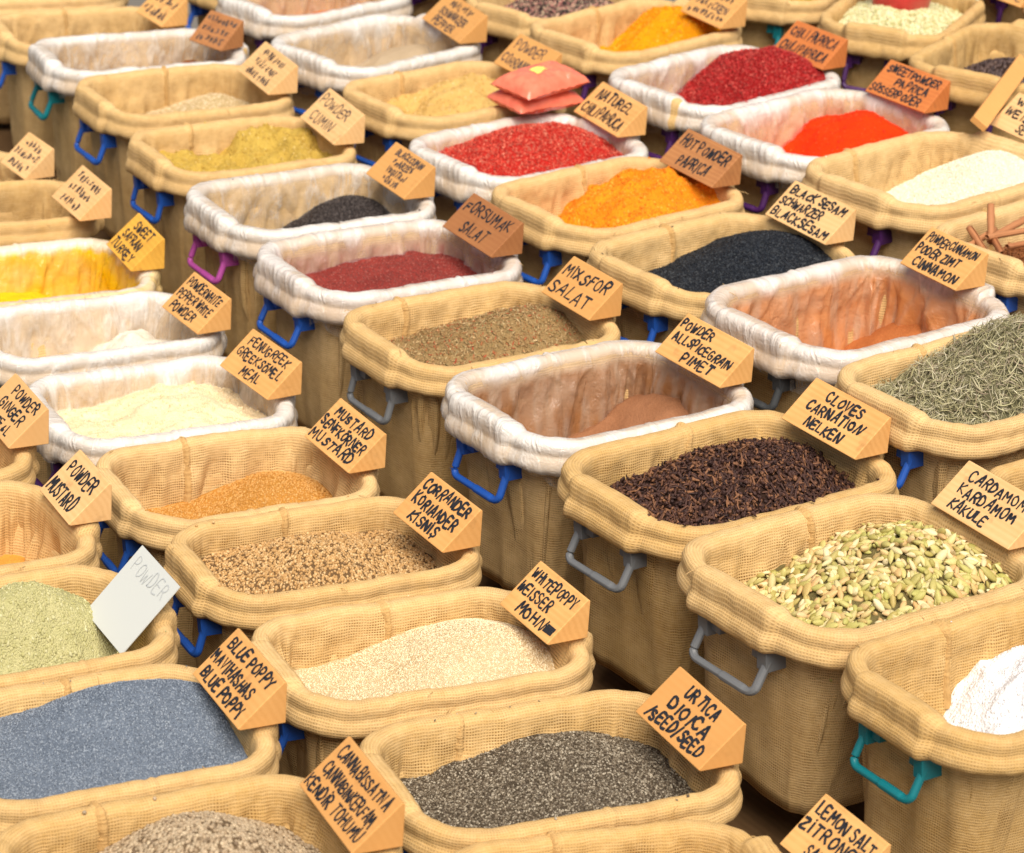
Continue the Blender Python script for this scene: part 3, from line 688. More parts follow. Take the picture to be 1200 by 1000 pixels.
# handle colour, liner (stain colour, inside stain, rim stain, opacity) or None, tub label
WHITE = (.86, .83, .78, 1)
INFO = {
 'mix': (GREY, None, 'burlap tub of chopped salad herb mix, grey handle, beside the sumac tub'),
 'allsp': (BLUE, (lin(170, 120, 78), 1.2, 0, .16), 'white lined tub of brown allspice powder with a blue handle, between salad herbs and cloves'),
 'clove': (GREY, None, 'burlap tub of whole dark cloves with a grey handle'),
 'carda': (GREY, None, 'burlap tub of green cardamom pods with a grey handle'),
 'lemon': (TEAL, None, 'burlap tub of white lemon salt with a teal handle at the right edge'),
 'sumak': (BLUE, (lin(165, 75, 70), .75, .10, .22), 'white lined tub of maroon sumac with a blue handle and pink stained film'),
 'carawy': (PINK, (WHITE, 0, 0, .25), 'white lined tub of black caraway seed with a violet handle'),
 'cumin': (BLUE, None, 'burlap tub of yellow ground cumin with a blue handle'),
 'tanw': (BLUE, None, 'nearly empty burlap tub with a pale grain tip behind the yellow ground cumin'),
 'wl': (TEAL, (WHITE, 0, 0, .42), 'white lined tub with teal handle and small brown heap, upper left'),
 'topl': (BLUE, None, 'empty burlap tub with a blue handle, behind the lined tub with a teal handle'),
 'pinkb': (BLUE, None, 'empty burlap tub cut by the top left corner of the picture'),
 'fenu': (PURPLE, (WHITE, 0, 0, .55), 'white lined tub of cream fenugreek meal in front of the white pepper'),
 'must': (BLUE, None, 'burlap tub of orange mustard seed between fenugreek and coriander seed'),
 'cori': (BLUE, None, 'burlap tub of whole coriander seed with a blue handle'),
 'wpop': (BLUE, None, 'burlap tub of cream white poppy seed with a blue handle'),
 'urti': (BLUE, None, 'burlap tub of grey nettle seed with a stitched seam, at the lower middle'),
 'lem1': (BLUE, None, 'burlap tub cut by the bottom edge beside the LEMON SALT sign'),
 'wpep': (TEAL, (WHITE, 0, 0, .60), 'white lined tub of white pepper powder at the left edge'),
 'yell': (BLUE, ((.92, .60, .004, 1), 3.5, .55, .4), 'lined tub of yellow turmeric with film dusted bright yellow, at the left edge'),
 'tan1': (BLUE, None, 'empty burlap tub behind the yellow turmeric tub at the left edge'),
 'tan1b': (BLUE, None, 'empty burlap tub at the left edge, second behind the turmeric'),
 'orang': (BLUE, None, 'burlap tub of lumpy orange paprika powder in the middle'),
 'bses': (BLUE, None, 'burlap tub of black sesame with a blue handle'),
 'cinn': ('dark', (lin(226, 152, 92), 1.2, .08, .22), 'white lined tub of cinnamon powder with film dusted orange brown'),
 'rose': (BLUE, None, 'burlap tub of dried rosemary needles at the right edge'),
 'rose2': (BLUE, None, 'burlap tub of grey brown herb at the right edge behind the CARDAMOM sign'),
 'flake': (BLUE, (lin(215, 90, 80), .25, 0, .45), 'white lined tub of bright red chilli flakes below the pink packets'),
 'corip': (BLUE, None, 'burlap tub of tan coriander powder behind the pink packets'),
 'greyw': (BLUE, (lin(150, 135, 110), .45, 0, .40), 'white lined tub of grey ground pepper near the top'),
 'orw': (PURPLE, (lin(215, 130, 60), .45, 0, .30), 'white lined tub with an orange powder heap at the top edge'),
 'tan3': (BLUE, None, 'burlap tub cut by the top edge behind the lined orange powder tub'),
 'swpap': (PURPLE, (lin(225, 140, 85), .55, 0, .30), 'white lined tub of vivid orange red sweet paprika'),
 'white': (PURPLE, None, 'burlap tub of white sesame at the upper right'),
 'cstk': (BLUE, None, 'burlap tub of cinnamon sticks at the right edge'),
 'chili': (PURPLE, (lin(205, 80, 80), .30, 0, .50), 'white lined tub of dark red chilli flakes near the top right'),
 'curry': (PURPLE, None, 'burlap tub of yellow orange curry powder at the top'),
 'mixp': (PURPLE, None, 'burlap tub of mixed black, pink and white peppercorns at the top edge'),
 'yel5': (TEAL, None, 'burlap tub of yellow flakes at the top edge, teal handle'),
 'oat': (PURPLE, None, 'burlap tub of pale oat grains with a red scoop, top right corner'),
 'pcorn': (PURPLE, None, 'burlap tub of dark peppercorns behind the sweet paprika sign'),
 'bpop': (BLUE, None, 'burlap tub of blue grey poppy seed at the left edge'),
 'cann': (BLUE, None, 'burlap tub of hemp seed in the bottom left corner'),
 'green': (BLUE, None, 'burlap tub with a green heap and a white card, left edge'),
 'pmus': (BLUE, None, 'nearly empty burlap tub of mustard powder at the left edge'),
 'ging': (BLUE, None, 'burlap tub of ginger powder just showing at the left edge'),
 'far1': (PURPLE, None, 'burlap tub at the top edge, farther back than the mixed peppercorns'), 'far2': (PURPLE, None, 'burlap tub in the top right corner beyond the oat grains'), 'far3': (TEAL, None, 'burlap tub at the right edge beyond the dark peppercorns'), 'far4': (TEAL, None, 'burlap tub at the top edge beyond the yellow flakes'),
}
# heap: depth, mound height, centre x y, spread x y, lump size, lump frequency
HEAP = {
 'mix': (-0.085, 0.077, 0.135, 0.045, 0.228, 0.112, 0.006, 22),
 'allsp': (-0.191, 0.112, 0.235, 0.042, 0.143, 0.192, 0.007, 16),
 'clove': (-0.097, 0.089, 0.087, 0.038, 0.229, 0.146, 0.006, 20),
 'carda': (-0.118, 0.105, 0.14, 0.0, 0.24, 0.22, 0.009, 20),
 'lemon': (-0.233, 0.204, 0.092, 0.021, 0.159, 0.264, 0.012, 22),
 'sumak': (-0.088, 0.034, 0.092, 0.05, 0.239, 0.2, 0.008, 16),
 'carawy': (-0.171, 0.127, 0.17, 0.056, 0.166, 0.192, 0.003, 14),
 'cumin': (-0.057, 0.055, 0.143, 0.051, 0.118, 0.153, 0.024, 18),
 'tanw': (-0.112, 0.064, 0.132, 0.056, 0.126, 0.112, 0.003, 14),
 'wl': (-0.2, 0.14, 0.18, 0.07, 0.13, 0.12, 0.008, 14),
 'fenu': (-0.06, 0.038, 0.08, 0.05, 0.118, 0.149, 0.01, 18),
 'must': (-0.13, 0.074, 0.136, 0.045, 0.135, 0.159, 0.002, 12),
 'cori': (-0.075, 0.045, 0.0, 0.06, 0.2, 0.15, 0.006, 14),
 'wpop': (-0.103, 0.102, 0.116, 0.018, 0.168, 0.181, 0.006, 9),
 'urti': (-0.095, 0.055, 0.07, 0.05, 0.17, 0.22, 0.006, 10),
 'wpep': (-0.139, 0.083, 0.137, 0.058, 0.125, 0.128, 0.014, 18),
 'yell': (-0.15, 0.085, -0.02, 0.0, 0.2, 0.15, 0.01, 15),
 'orang': (-0.091, 0.107, 0.173, -0.004, 0.222, 0.181, 0.026, 15),
 'bses': (-0.103, 0.109, 0.177, -0.001, 0.198, 0.196, 0.006, 9),
 'cinn': (-0.23299999999999998, 0.127, 0.24, 0.05, 0.138, 0.129, 0.007, 16),
 'rose': (-0.067, 0.136, 0.131, 0.019, 0.207, 0.167, 0.009, 18),
 'rose2': (-0.08, 0.03, 0, 0, 0.2, 0.2, 0.008, 18),
 'flake': (-0.064, 0.086, 0.055, 0.039, 0.26, 0.18, 0.006, 16),
 'corip': (-0.082, 0.075, 0.134, 0.045, 0.204, 0.153, 0.018, 15),
 'greyw': (-0.15, 0.094, 0.218, 0.044, 0.182, 0.137, 0.005, 12),
 'orw': (-0.162, 0.078, 0.126, 0.056, 0.161, 0.15, 0.004, 14),
 'swpap': (-0.127, 0.107, 0.17, 0.031, 0.151, 0.178, 0.012, 15),
 'white': (-0.131, 0.133, 0.224, -0.02, 0.181, 0.166, 0.003, 10),
 'chili': (-0.113, 0.152, 0.197, -0.003, 0.172, 0.249, 0.006, 16),
 'curry': (-0.13, 0.153, 0.227, 0.005, 0.15, 0.2, 0.018, 16),
 'mixp': (-0.075, 0.05, 0.08, 0.06, 0.2, 0.2, 0.005, 16),
 'yel5': (-0.05, 0.03, 0.0, 0.0, 0.2, 0.2, 0.008, 16),
 'oat': (-0.07, 0.07, 0, 0.03, 0.25, 0.18, 0.005, 12),
 'pcorn': (-0.167, 0.149, 0.006, -0.02, 0.111, 0.197, 0.006, 14),
 'cstk': (-0.1, 0.02, 0.1, 0.0, 0.2, 0.2, 0.006, 14),
 'bpop': (-0.056, 0.08, 0.081, 0.087, 0.18, 0.12, 0.01, 9),
 'cann': (-0.117, 0.121, 0.044, 0.062, 0.168, 0.184, 0.004, 12),
 'green': (-0.147, 0.171, 0.06, 0.092, 0.204, 0.11, 0.008, 22),
 'pmus': (-0.135, 0.02, -0.05, 0.0, 0.2, 0.2, 0.008, 12),
 'ging': (-0.11, 0.05, 0.1, 0.0, 0.2, 0.2, 0.006, 12),
 'lem1': (-0.16, 0.03, 0, 0, 0.2, 0.2, 0.006, 12),
}
HLABEL = {
 'mix': 'heap of chopped brown green herb mix flecked with red in a burlap tub', 'allsp': 'low heap of brown allspice powder on crumpled clear film', 'clove': 'heap of whole dark brown cloves', 'carda': 'heap of pale green cardamom pods',
 'lemon': 'heap of bright white lemon salt at the right edge', 'sumak': 'wide heap of maroon ground sumac in a white lined tub', 'carawy': 'heap of charcoal black caraway seed in a white lined tub', 'cumin': 'crumbly mustard yellow heap of ground cumin',
 'tanw': 'pale grain heap just peeping over the rim behind the ground cumin', 'wl': 'small reddish brown heap at the back of a white lined tub, upper left', 'fenu': 'cream heap of fenugreek meal in a white lined tub', 'must': 'orange heap of mustard seed at the right end of its tub',
 'cori': 'heap of round tan coriander seeds', 'wpop': 'smooth cream heap of white poppy seed', 'urti': 'speckled grey heap of nettle seed', 'wpep': 'small off white heap of pepper powder at the left edge', 'yell': 'bright yellow turmeric heap at the left edge',
 'orang': 'lumpy orange heap of hot paprika powder in a burlap tub', 'bses': 'smooth blue black heap of sesame seed', 'cinn': 'low orange brown heap of cinnamon powder deep in its lined tub', 'rose': 'tangled grey green heap of rosemary needles', 'rose2': 'grey brown herb heap at the right edge behind the CARDAMOM sign',
 'flake': 'bright red heap of chilli flakes below the pink packets', 'corip': 'pale tan powder heap behind the pink packets', 'greyw': 'grey ground pepper heap in a white lined tub at the top', 'orw': 'orange brown powder heap in a white lined tub at the top edge', 'swpap': 'vivid orange red heap of sweet paprika powder',
 'white': 'white heap of sesame seed at the upper right', 'chili': 'dark red heap of chilli flakes near the top right', 'curry': 'yellow orange powder heap at the top beside the red chilli flakes', 'mixp': 'heap of black, pink and white peppercorns at the top edge', 'yel5': 'yellow flake heap cut by the top edge',
 'oat': 'pale greenish oat grain heap with a red scoop', 'pcorn': 'dark brown peppercorn heap half hidden by the wooden slat', 'cstk': 'brown bark chips under the cinnamon sticks', 'bpop': 'large blue grey heap of poppy seed', 'cann': 'heap of round greyish hemp seeds in the bottom left corner',
 'green': 'rounded pale green powder heap beside the white card', 'pmus': 'thin layer of orange mustard powder at the bottom of a nearly empty tub', 'ging': 'brown orange ginger powder at the left edge', 'lem1': 'pale layer deep in the tub cut by the bottom edge',
}
P = powder
HMAT = {
 'mix': P('herb_mix_dust', (.32, .21, .09, 1), contrast=.9), 'allsp': P('allspice_powder', lin(160, 112, 80), lin(130, 86, 56), bump=.5), 'clove': P('clove_dust', (.035, .018, .012, 1)), 'carda': P('cardamom_gap_shade', (.16, .13, .05, 1)),  # cardamom: surface under the pods darkened to paint the shade in their gaps
 'lemon': P('lemon_salt', (.79, .80, .82, 1), (.74, .755, .79, 1), 120, .6), 'sumak': P('sumac', lin(160, 66, 58), lin(110, 38, 36), 300, .8), 'carawy': P('caraway', lin(72, 64, 62), lin(34, 30, 30), 260, 1.0, .9), 'cumin': P('cumin_powder', lin(200, 170, 84), lin(168, 134, 46), 160, .9),
 'tanw': P('pale_grain', lin(205, 180, 130), None, 200, .8), 'wl': P('brown_powder', lin(150, 85, 35)), 'fenu': P('fenugreek_meal', lin(238, 222, 186), lin(222, 196, 148), 220, .6), 'must': P('mustard_seed_dust', lin(196, 138, 62)),
 'cori': P('coriander_base', (.17, .10, .045, 1)), 'wpop': P('white_poppy', lin(238, 216, 174), lin(206, 174, 122), 330, .9, .8), 'urti': P('nettle_dust', lin(95, 84, 68), lin(50, 42, 34), 300, .9), 'wpep': P('white_pepper', lin(232, 222, 205), lin(205, 192, 170), 150, .5),  # coriander: surface colour darker than the seeds lying on it
 'yell': P('turmeric', (.95, .54, .012, 1), (.88, .42, .004, 1), 160, .5), 'orang': P('hot_paprika', lin(238, 150, 32), lin(222, 112, 12), 170, .9), 'bses': P('black_sesame', (.016, .020, .028, 1), (.006, .008, .012, 1), 300, 1.0, .8, (.06, .07, .085, 1), .55), 'cinn': P('cinnamon_powder', lin(188, 116, 66), lin(160, 90, 46)),
 'rose': P('rosemary_gap_shade', (.14, .13, .07, 1)), 'rose2': P('herb_dust', lin(165, 140, 105), None, 150, 1.0), 'flake': P('red_flake_dust', lin(186, 40, 32)), 'corip': P('coriander_powder', lin(218, 182, 112), lin(188, 146, 72), 180, .8),  # rosemary: dark surface colour paints the shadow gaps between the needles
 'greyw': P('grey_pepper', lin(190, 170, 142), lin(160, 138, 108), 220, .6), 'orw': P('orange_powder', lin(212, 112, 36)), 'swpap': P('sweet_paprika', lin(232, 62, 8), lin(212, 36, 2), 170, .7), 'white': P('white_sesame_dust', lin(245, 236, 214), lin(228, 212, 178), 250, .8),
 'chili': P('chilli_dust', lin(150, 28, 28)), 'curry': P('curry_powder', lin(238, 160, 18), lin(220, 126, 4), 170, .9), 'mixp': P('pepper_dust', lin(60, 45, 40)), 'yel5': P('yellow_flakes', lin(205, 165, 30), lin(160, 115, 10), 150, 1.0, .9), 'oat': P('oat_dust', lin(190, 180, 125)),
 'pcorn': P('peppercorn_dust', lin(60, 45, 40)), 'cstk': P('bark_dust', lin(170, 110, 65)), 'bpop': P('blue_poppy', lin(132, 144, 160), lin(86, 98, 114), 330, 1.0, .9), 'cann': P('hemp_dust', lin(120, 100, 76)), 'green': P('green_powder', lin(196, 190, 140), lin(162, 160, 106), 190, .9, .6),
 'pmus': P('mustard_powder', lin(226, 160, 70)), 'ging': P('ginger_powder', lin(205, 140, 68)), 'lem1': P('pale_layer', lin(225, 200, 150)),
}
I0, I1 = ico(0), ico(1)
# loose grains: shape, count, size, aspect, colours, roughness, tilt, lift, size variation
GR = {
 'clove': (clove(), 5200, .0080, (1, 1, 1), [lin(44, 28, 26), lin(76, 50, 42), lin(62, 40, 36), lin(104, 70, 52), lin(138, 96, 66)], .65, .7, 1.1, .2),
 'carda': (pod(), 2000, .0110, (1, 1.08, 1.08), [lin(158, 148, 76), lin(200, 188, 118), lin(178, 174, 96), lin(220, 206, 146), lin(206, 164, 108), lin(234, 220, 174), lin(170, 156, 84), lin(214, 182, 124)], .55, .5, 1.1, .22),
 'cori': (I1, 8000, .0026, (1, 1, .95), [lin(164, 124, 74), lin(200, 160, 104), lin(182, 142, 90), lin(222, 188, 136), lin(118, 86, 50)], .6, .6, .8, .15),
 'must': (I0, 9000, .0018, (1, 1, 1), [lin(214, 162, 88), lin(194, 138, 64), lin(226, 182, 116)], .45, .6, .7, .12),
 'cann': (I1, 7000, .0030, (1.15, 1, .9), [lin(150, 128, 100), lin(186, 164, 134), lin(168, 150, 124), lin(204, 184, 152), lin(112, 92, 70)], .5, .5, .8, .15),
 'urti': (I0, 15000, .0019, (1.3, .9, .6), [lin(70, 60, 50), lin(104, 92, 76), lin(128, 116, 98), lin(86, 76, 62), lin(186, 176, 156), lin(112, 100, 82)], .5, .6, .6, .2),
 'mix': (flake(), 6500, .0036, (1.3, .6, .5), [lin(146, 114, 74), lin(188, 154, 106), lin(164, 132, 88), lin(214, 186, 138), lin(134, 118, 74), lin(170, 134, 84), lin(190, 84, 56)], .8, .6, .7, .3),
 'rose': (needle(), 5200, .0125, (1, 1, 1), [lin(128, 122, 88), lin(190, 184, 142), lin(166, 158, 116), lin(214, 208, 170), lin(150, 130, 110), lin(230, 224, 192)], .8, .55, 1.5, .35),
 'flake': (flake(), 6500, .0036, (1.1, .8, .55), [lin(204, 52, 40), lin(228, 88, 68), lin(214, 68, 52), lin(236, 138, 112), lin(166, 38, 32)], .45, .6, .7, .3),
 'chili': (flake(), 6500, .0038, (1.1, .8, .55), [lin(164, 30, 32), lin(204, 54, 52), lin(184, 42, 42), lin(220, 96, 84), lin(124, 20, 26)], .45, .6, .7, .3),
 'mixp': (I1, 4200, .0033, (1, 1, 1), [lin(40, 32, 30), lin(60, 48, 44), lin(44, 36, 34), lin(196, 130, 120), lin(206, 180, 150), lin(52, 40, 40)], .6, .5, .8, .12),
 'oat': (I1, 6000, .0046, (1.35, .7, .5), [lin(206, 200, 148), lin(228, 222, 178), lin(186, 182, 120), lin(236, 230, 196)], .6, .5, .8, .2),
 'pcorn': (I1, 2600, .0042, (1, 1, 1), [lin(52, 40, 40), lin(88, 70, 66), lin(70, 56, 54), lin(108, 88, 80)], .55, .5, .8, .12),
 'white': (I0, 12000, .0022, (1.4, .8, .5), [lin(236, 226, 200), lin(250, 244, 228), lin(226, 212, 178)], .5, .5, .5, .15),
 'carawy': (I0, 8000, .0022, (1.5, .7, .6), [lin(34, 30, 30), lin(66, 58, 56), lin(96, 88, 84)], .5, .5, .6, .2),
 'bses': (I0, 9000, .0020, (1.5, .8, .5), [(.006, .008, .012, 1), (.010, .013, .020, 1), (.005, .006, .009, 1), (.016, .020, .028, 1), (.07, .08, .09, 1)], .42, .5, .5, .15),
 'wpop': (I0, 14000, .0013, (1, 1, .9), [lin(236, 218, 178), lin(246, 232, 202), lin(212, 184, 136)], .6, .5, .6, .15),
 'bpop': (I0, 15000, .0012, (1, 1, .9), [lin(96, 108, 124), lin(132, 144, 160), lin(164, 174, 186), lin(72, 82, 98)], .6, .5, .6, .15),
 'tanw': (I0, 5000, .0024, (1.4, .8, .6), [lin(226, 206, 166), lin(196, 168, 120), lin(240, 224, 190)], .6, .5, .6, .2),
 'rose2': (flake(), 3500, .0045, (1.4, .5, .5), [lin(150, 128, 96), lin(186, 164, 128), lin(120, 100, 74)], .8, .6, .7, .3),
 'yel5': (flake(), 3500, .0042, (1.2, .7, .5), [lin(190, 150, 24), lin(222, 184, 50), lin(150, 112, 10)], .7, .6, .7, .3),
 'cumin': (I0, 1500, .0022, (1.2, 1, .8), [lin(202, 170, 82), lin(178, 144, 56), lin(218, 192, 116)], .9, .6, .5, .5),
 'orang': (I0, 2200, .0022, (1.2, 1, .8), [lin(238, 150, 32), lin(222, 114, 14), lin(244, 172, 60)], .9, .6, .5, .5),
 'curry': (I0, 1800, .0022, (1.2, 1, .8), [lin(238, 160, 18), lin(220, 128, 6), lin(246, 184, 60)], .9, .6, .5, .5),
 'corip': (I0, 1500, .0020, (1.2, 1, .8), [lin(216, 180, 112), lin(190, 150, 78), lin(232, 204, 148)], .9, .6, .5, .5),
 'green': (I0, 5000, .0018, (1.2, 1, .7), [lin(194, 188, 138), lin(174, 170, 114), lin(206, 202, 158)], .95, .6, .4, .5),
 'fenu': (I0, 900, .0022, (1.2, 1, .8), [lin(238, 222, 186), lin(224, 200, 154)], .9, .6, .5, .5),
 'lemon': (I0, 2500, .0016, (1.2, 1, .8), [(.79, .80, .82, 1), (.76, .77, .80, 1), (.81, .815, .83, 1)], .4, .6, .5, .5),
 'swpap': (I0, 900, .0018, (1.2, 1, .8), [lin(232, 60, 8), lin(214, 40, 4), lin(240, 88, 30)], .9, .6, .5, .5),
 'sumak': (I0, 5000, .0016, (1.2, 1, .7), [lin(150, 70, 62), lin(112, 46, 42), lin(176, 96, 84)], .7, .6, .5, .3),
 'cstk': (flake(), 1500, .0085, (1.4, .5, .4), [lin(150, 92, 52), lin(180, 116, 70), lin(120, 70, 40)], .8, .5, .8, .3),
}
ROOTS = {}
for q, (k, (x, y, z, a, sx, sy)) in enumerate(TUBS.items()):
    hc, liner, lab = INFO[k]; seed = 11 + q*13
    t = thing('spice_tub', lab, 'tub', (x, y, z + ZO), a, (sx*1.012, sy*1.012, 1), 'spice tubs set out in rows'); ROOTS[k] = t
    build_body(t, seed, not liner); build_handle(t, HM[hc], np.random.default_rng(seed))
    if liner: build_liner(t, seed, film('film_' + str(q), liner[0]), min(.24, max(.12, -HEAP[k][0] + .05)), liner[1], liner[2], liner[3])
    if k not in HEAP: continue
    h = thing('spice_heap', HLABEL[k], 'spice heap', (x, y, z + ZO), a, (sx, sy, 1), 'heaps of spice in the tubs')
    build_heap(h, HEAP[k], seed, HMAT[k])
    if k in GR:
        sh, n, size, asp, cols, ro, ti, li, sv = GR[k]
        scatter(h, 'grains', HEAP[k], seed, sh, n, size, grain('grains_' + k, cols, ro), asp, li, ti, sv)

SIGNS = {   # lines, wood, ink, how the label tells it apart
 'clove': (['CLOVES', 'CARNATION', 'NELKEN'], W_ORANGE, INK, 'wooden block sign lettered CLOVES CARNATION NELKEN'), 'carda': (['CARDAMOM', 'KARDAMOM', ('KAKULE', .16, .62)], W_PALE, INK, 'wooden block sign lettered CARDAMOM KARDAMOM KAKULE'),
 'allsp': ([('POWDER', .03, .50), 'ALLSPICEGRAIN', ('PIMET', .35, .80)], W_ORANGE, INK, 'wooden block sign lettered POWDER ALLSPICEGRAIN PIMET'), 'mix': ([('MIXSfOR', .05, .92), ('SALAT', .04, .84)], W_ORANGE, INK, 'wooden block sign lettered MIXSFOR SALAT'),
 'sumak': (['FORSUMAK', ('SALAT', .25, .72)], W_BROWN, INK, 'dark stained wooden block sign lettered FOR SUMAK SALAT'), 'carawy': (['BLACKCUMIN', ' ~~ARZE~', 'V~GITA~I', ('~O~YA', .35, .72)], W_ORANGE, BLURRED, 'wooden block sign of four crowded lines between the caraway and the red flakes'),
 'cumin': ([('POWDER', .06, .82), ('CUMIN', .15, .72)], W_PALE, BLURRED, 'wooden block sign lettered POWDER CUMIN'), 'tanw': (['~~~~ ~~~~', '~~~~ ~~~~', '~~~~ ~~~~'], W_PALE, BLURRED, 'wooden block sign with three rows of two blurred words, above the POWDER CUMIN sign'),
 'wl': (['~~~~~~~~', '~~~~~~', '~~~~~~'], W_BROWN, BLURRED, 'brown wooden block sign, second from the top left corner, three blurred rows'), 'topl': (['~~~ ~~~', '~~~~~~'], W_ORANGE, BLURRED, 'wooden block sign cut by the top edge at the upper left'),
 'orang': (['HOT POWDER', ('PAPRICA', .25, .78)], W_BROWN, INK, 'dark stained wooden block sign lettered HOT POWDER PAPRICA'), 'bses': (['BLACK SESAM', ('SCHWARZER', .03, .70), ('BLACKSESAM', .04, .96)], W_PALE, INK, 'wooden block sign lettered BLACK SESAM SCHWARZER BLACKSESAM'),
 'cinn': (['POWDERCINNAMON', ('PODER ZIMT', .05, .78), ('CINNAMON', .15, .92)], W_ORANGE, INK, 'wooden block sign lettered POWDER CINNAMON PODER ZIMT CINNAMON'), 'flake': ([('NATUREL', .12, .86), 'CHILI PAPRICA'], W_ORANGE, INK, 'wooden block sign lettered NATUREL CHILI PAPRICA'),
 'corip': ([('POWDER', .10, .78), 'CORRANDER'], W_ORANGE, BLURRED, 'wooden block sign lettered POWDER CORRANDER above the pink packets'), 'greyw': (['~~~L~~~~', 'SCHWARZER', ('PEPPER', .2, .72)], W_ORANGE, BLURRED, 'wooden block sign lettered SCHWARZER PEPPER at the top edge'),
 'swpap': (['SWEETPOWDER', ('PAPRICA', .32, .86), ('SÜSSERPODER', .02, .86)], W_RED, INK, 'reddish wooden block sign lettered SWEET POWDER PAPRICA'), 'chili': (['CHILI PAPRICA', 'CHILI PAPRICA'], W_RED, INK, 'reddish wooden block sign lettered CHILI PAPRICA twice'),
 'curry': (['~~~~~~~', '~~~~CKEN', '~~~~~~~~~'], W_ORANGE, BLURRED, 'wooden block sign cut by the top edge beside the yellow orange powder'), 'white': ([('WHITE', .1, .7), ('WEISSER', .05, .85), ('SESAM', .4, .85)], W_PALE, INK, 'pale wooden block sign cut by the right edge, lettered WEISSER'),
 'oat': (['~~~~~~', '~~~~TE'], W_ORANGE, BLURRED, 'wooden block sign in the top right corner above the oat grains'), 'fenu': (['FENUGREEK', 'GREEKSÖMEL', ('MEAL', .35, .70)], W_ORANGE, INK, 'wooden block sign lettered FENUGREEK MEAL'),
 'must': ([('MUSTARD', .12, .88), ('SENFKÖRNER', .03, .96), ('MUSTARD', .03, .92)], W_ORANGE, INK, 'wooden block sign lettered MUSTARD SENFKÖRNER MUSTARD'), 'cori': (['CORRANDER', 'KORIANDER', ('KİSNİŞ', .22, .76)], W_ORANGE, INK, 'wooden block sign lettered CORRANDER KORIANDER KISNIS'),
 'wpop': (['WHITEPOPPY', ('WEISSER', .02, .66), ('MOHN#', .25, .96)], W_ORANGE, INK, 'wooden block sign lettered WHITE POPPY WEISSER MOHN'), 'urti': (['URTICA', ('DIOICA', .22, .80), '/SEED/SEED'], W_ORANGE, INK, 'wooden block sign lettered URTICA DIOICA SEED'),
 'lem1': ([('LEMON SALT', .06, .96), ('ZİTRONEN', .02, .92), ('SALZ', .3, .6)], W_ORANGE, INK, 'wooden block sign lettered LEMON SALT ZITRONEN at the bottom edge'), 'wpep': (['POWDERWHITE', 'PEPPER WHITE', ('POWDER', .12, .74)], W_ORANGE, INK, 'wooden block sign lettered POWDER WHITE PEPPER'),
 'yell': ([('SWEET', .2, .8), ('SAFRAN', .12, .75), ('TURKEY', .04, .85)], W_YEL, INK, 'yellow stained wooden block sign lettered SWEET SAFRAN'), 'tan1': (['~~~~~~~~', '~~~~~~~', '~~~~~~'], W_PALE, BLURRED, 'wooden block sign with blurred writing, nearer of two above the yellow sign'),
 'tan1b': (['~~~~~', '~~~~~~~', '~~~~~~'], W_PALE, BLURRED, 'blurred wooden block sign at the left edge, farther of two above the yellow sign'), 'bpop': (['BLUE POPPY', ('MAVİHASHAS', .02, .82), 'BLUE POPPY'], W_ORANGE, INK, 'wooden block sign lettered BLUE POPPY MAVI HASHAS'),
 'cann': (['CANNABISSATIVA', 'CANNABİNKERFAM', ('KENDİR TOHUMU', .02, .96)], W_ORANGE, INK, 'wooden block sign lettered CANNABIS SATIVA KENDIR TOHUMU'), 'pmus': ([('POWDER', .12, .88), ('MUSTARD', .05, .82)], W_PALE, INK, 'wooden block sign lettered POWDER MUSTARD'),
 'ging': ([('POWDER', .25, .92), ('GINGER', .2, .85), ('~EF~L', .3, .8)], W_PALE, INK, 'wooden block sign lettered POWDER GINGER at the left edge'),
}
for q, (k, (lines, wm, ink, lab)) in enumerate(SIGNS.items()): build_sign(SIGNPOS[k], lines, lab, wm, ink, 300 + q)

def local(k, p):                 # a point given in a tub's own frame -> scene
    x, y, z, a, sx, sy = TUBS[k]; c, s = math.cos(a), math.sin(a)
    return (x + c*p[0] - s*p[1], y + s*p[0] + c*p[1], z + ZO + p[2])

# cinnamon sticks: bark rolled into a scroll from both sides
BARK = NT('cinnamon_bark'); _o = BARK.obj(); _m = BARK.n('ShaderNodeMapping'); _m.inputs['Scale'].default_value = (20, 260, 260); BARK.l(_o, _m.inputs[0]); _g = BARK.noise(_m.outputs[0], 1, 3); _r = BARK.n('ShaderNodeObjectInfo').outputs['Random']
BARK.l(BARK.mix(BARK.math('MULTIPLY_ADD', _r, .5, -.1), BARK.mix(_g, lin(186, 122, 76), lin(122, 70, 38)), lin(206, 152, 104)), BARK.b.inputs['Base Color']); BARK.rough(.75); BARK.bump(_g, .4, .001); BARK = BARK.m
def scroll(L, r):
    sec = []
    for th in np.linspace(0, 2*math.pi*1.45, 26): q = r*(1.0 - .045*th); sec.append((q*math.cos(th), q*math.sin(th)*.9))
    sec = np.array(sec); t8 = np.linspace(-L/2, L/2, 10)
    V = np.array([(t, p[0]*(1 + .06*math.sin(9*t/L + p[1]*90)), p[1] + .004*math.sin(2.2*t/L)) for t in t8 for p in sec]); return V, grid_faces(len(sec), 10, False)
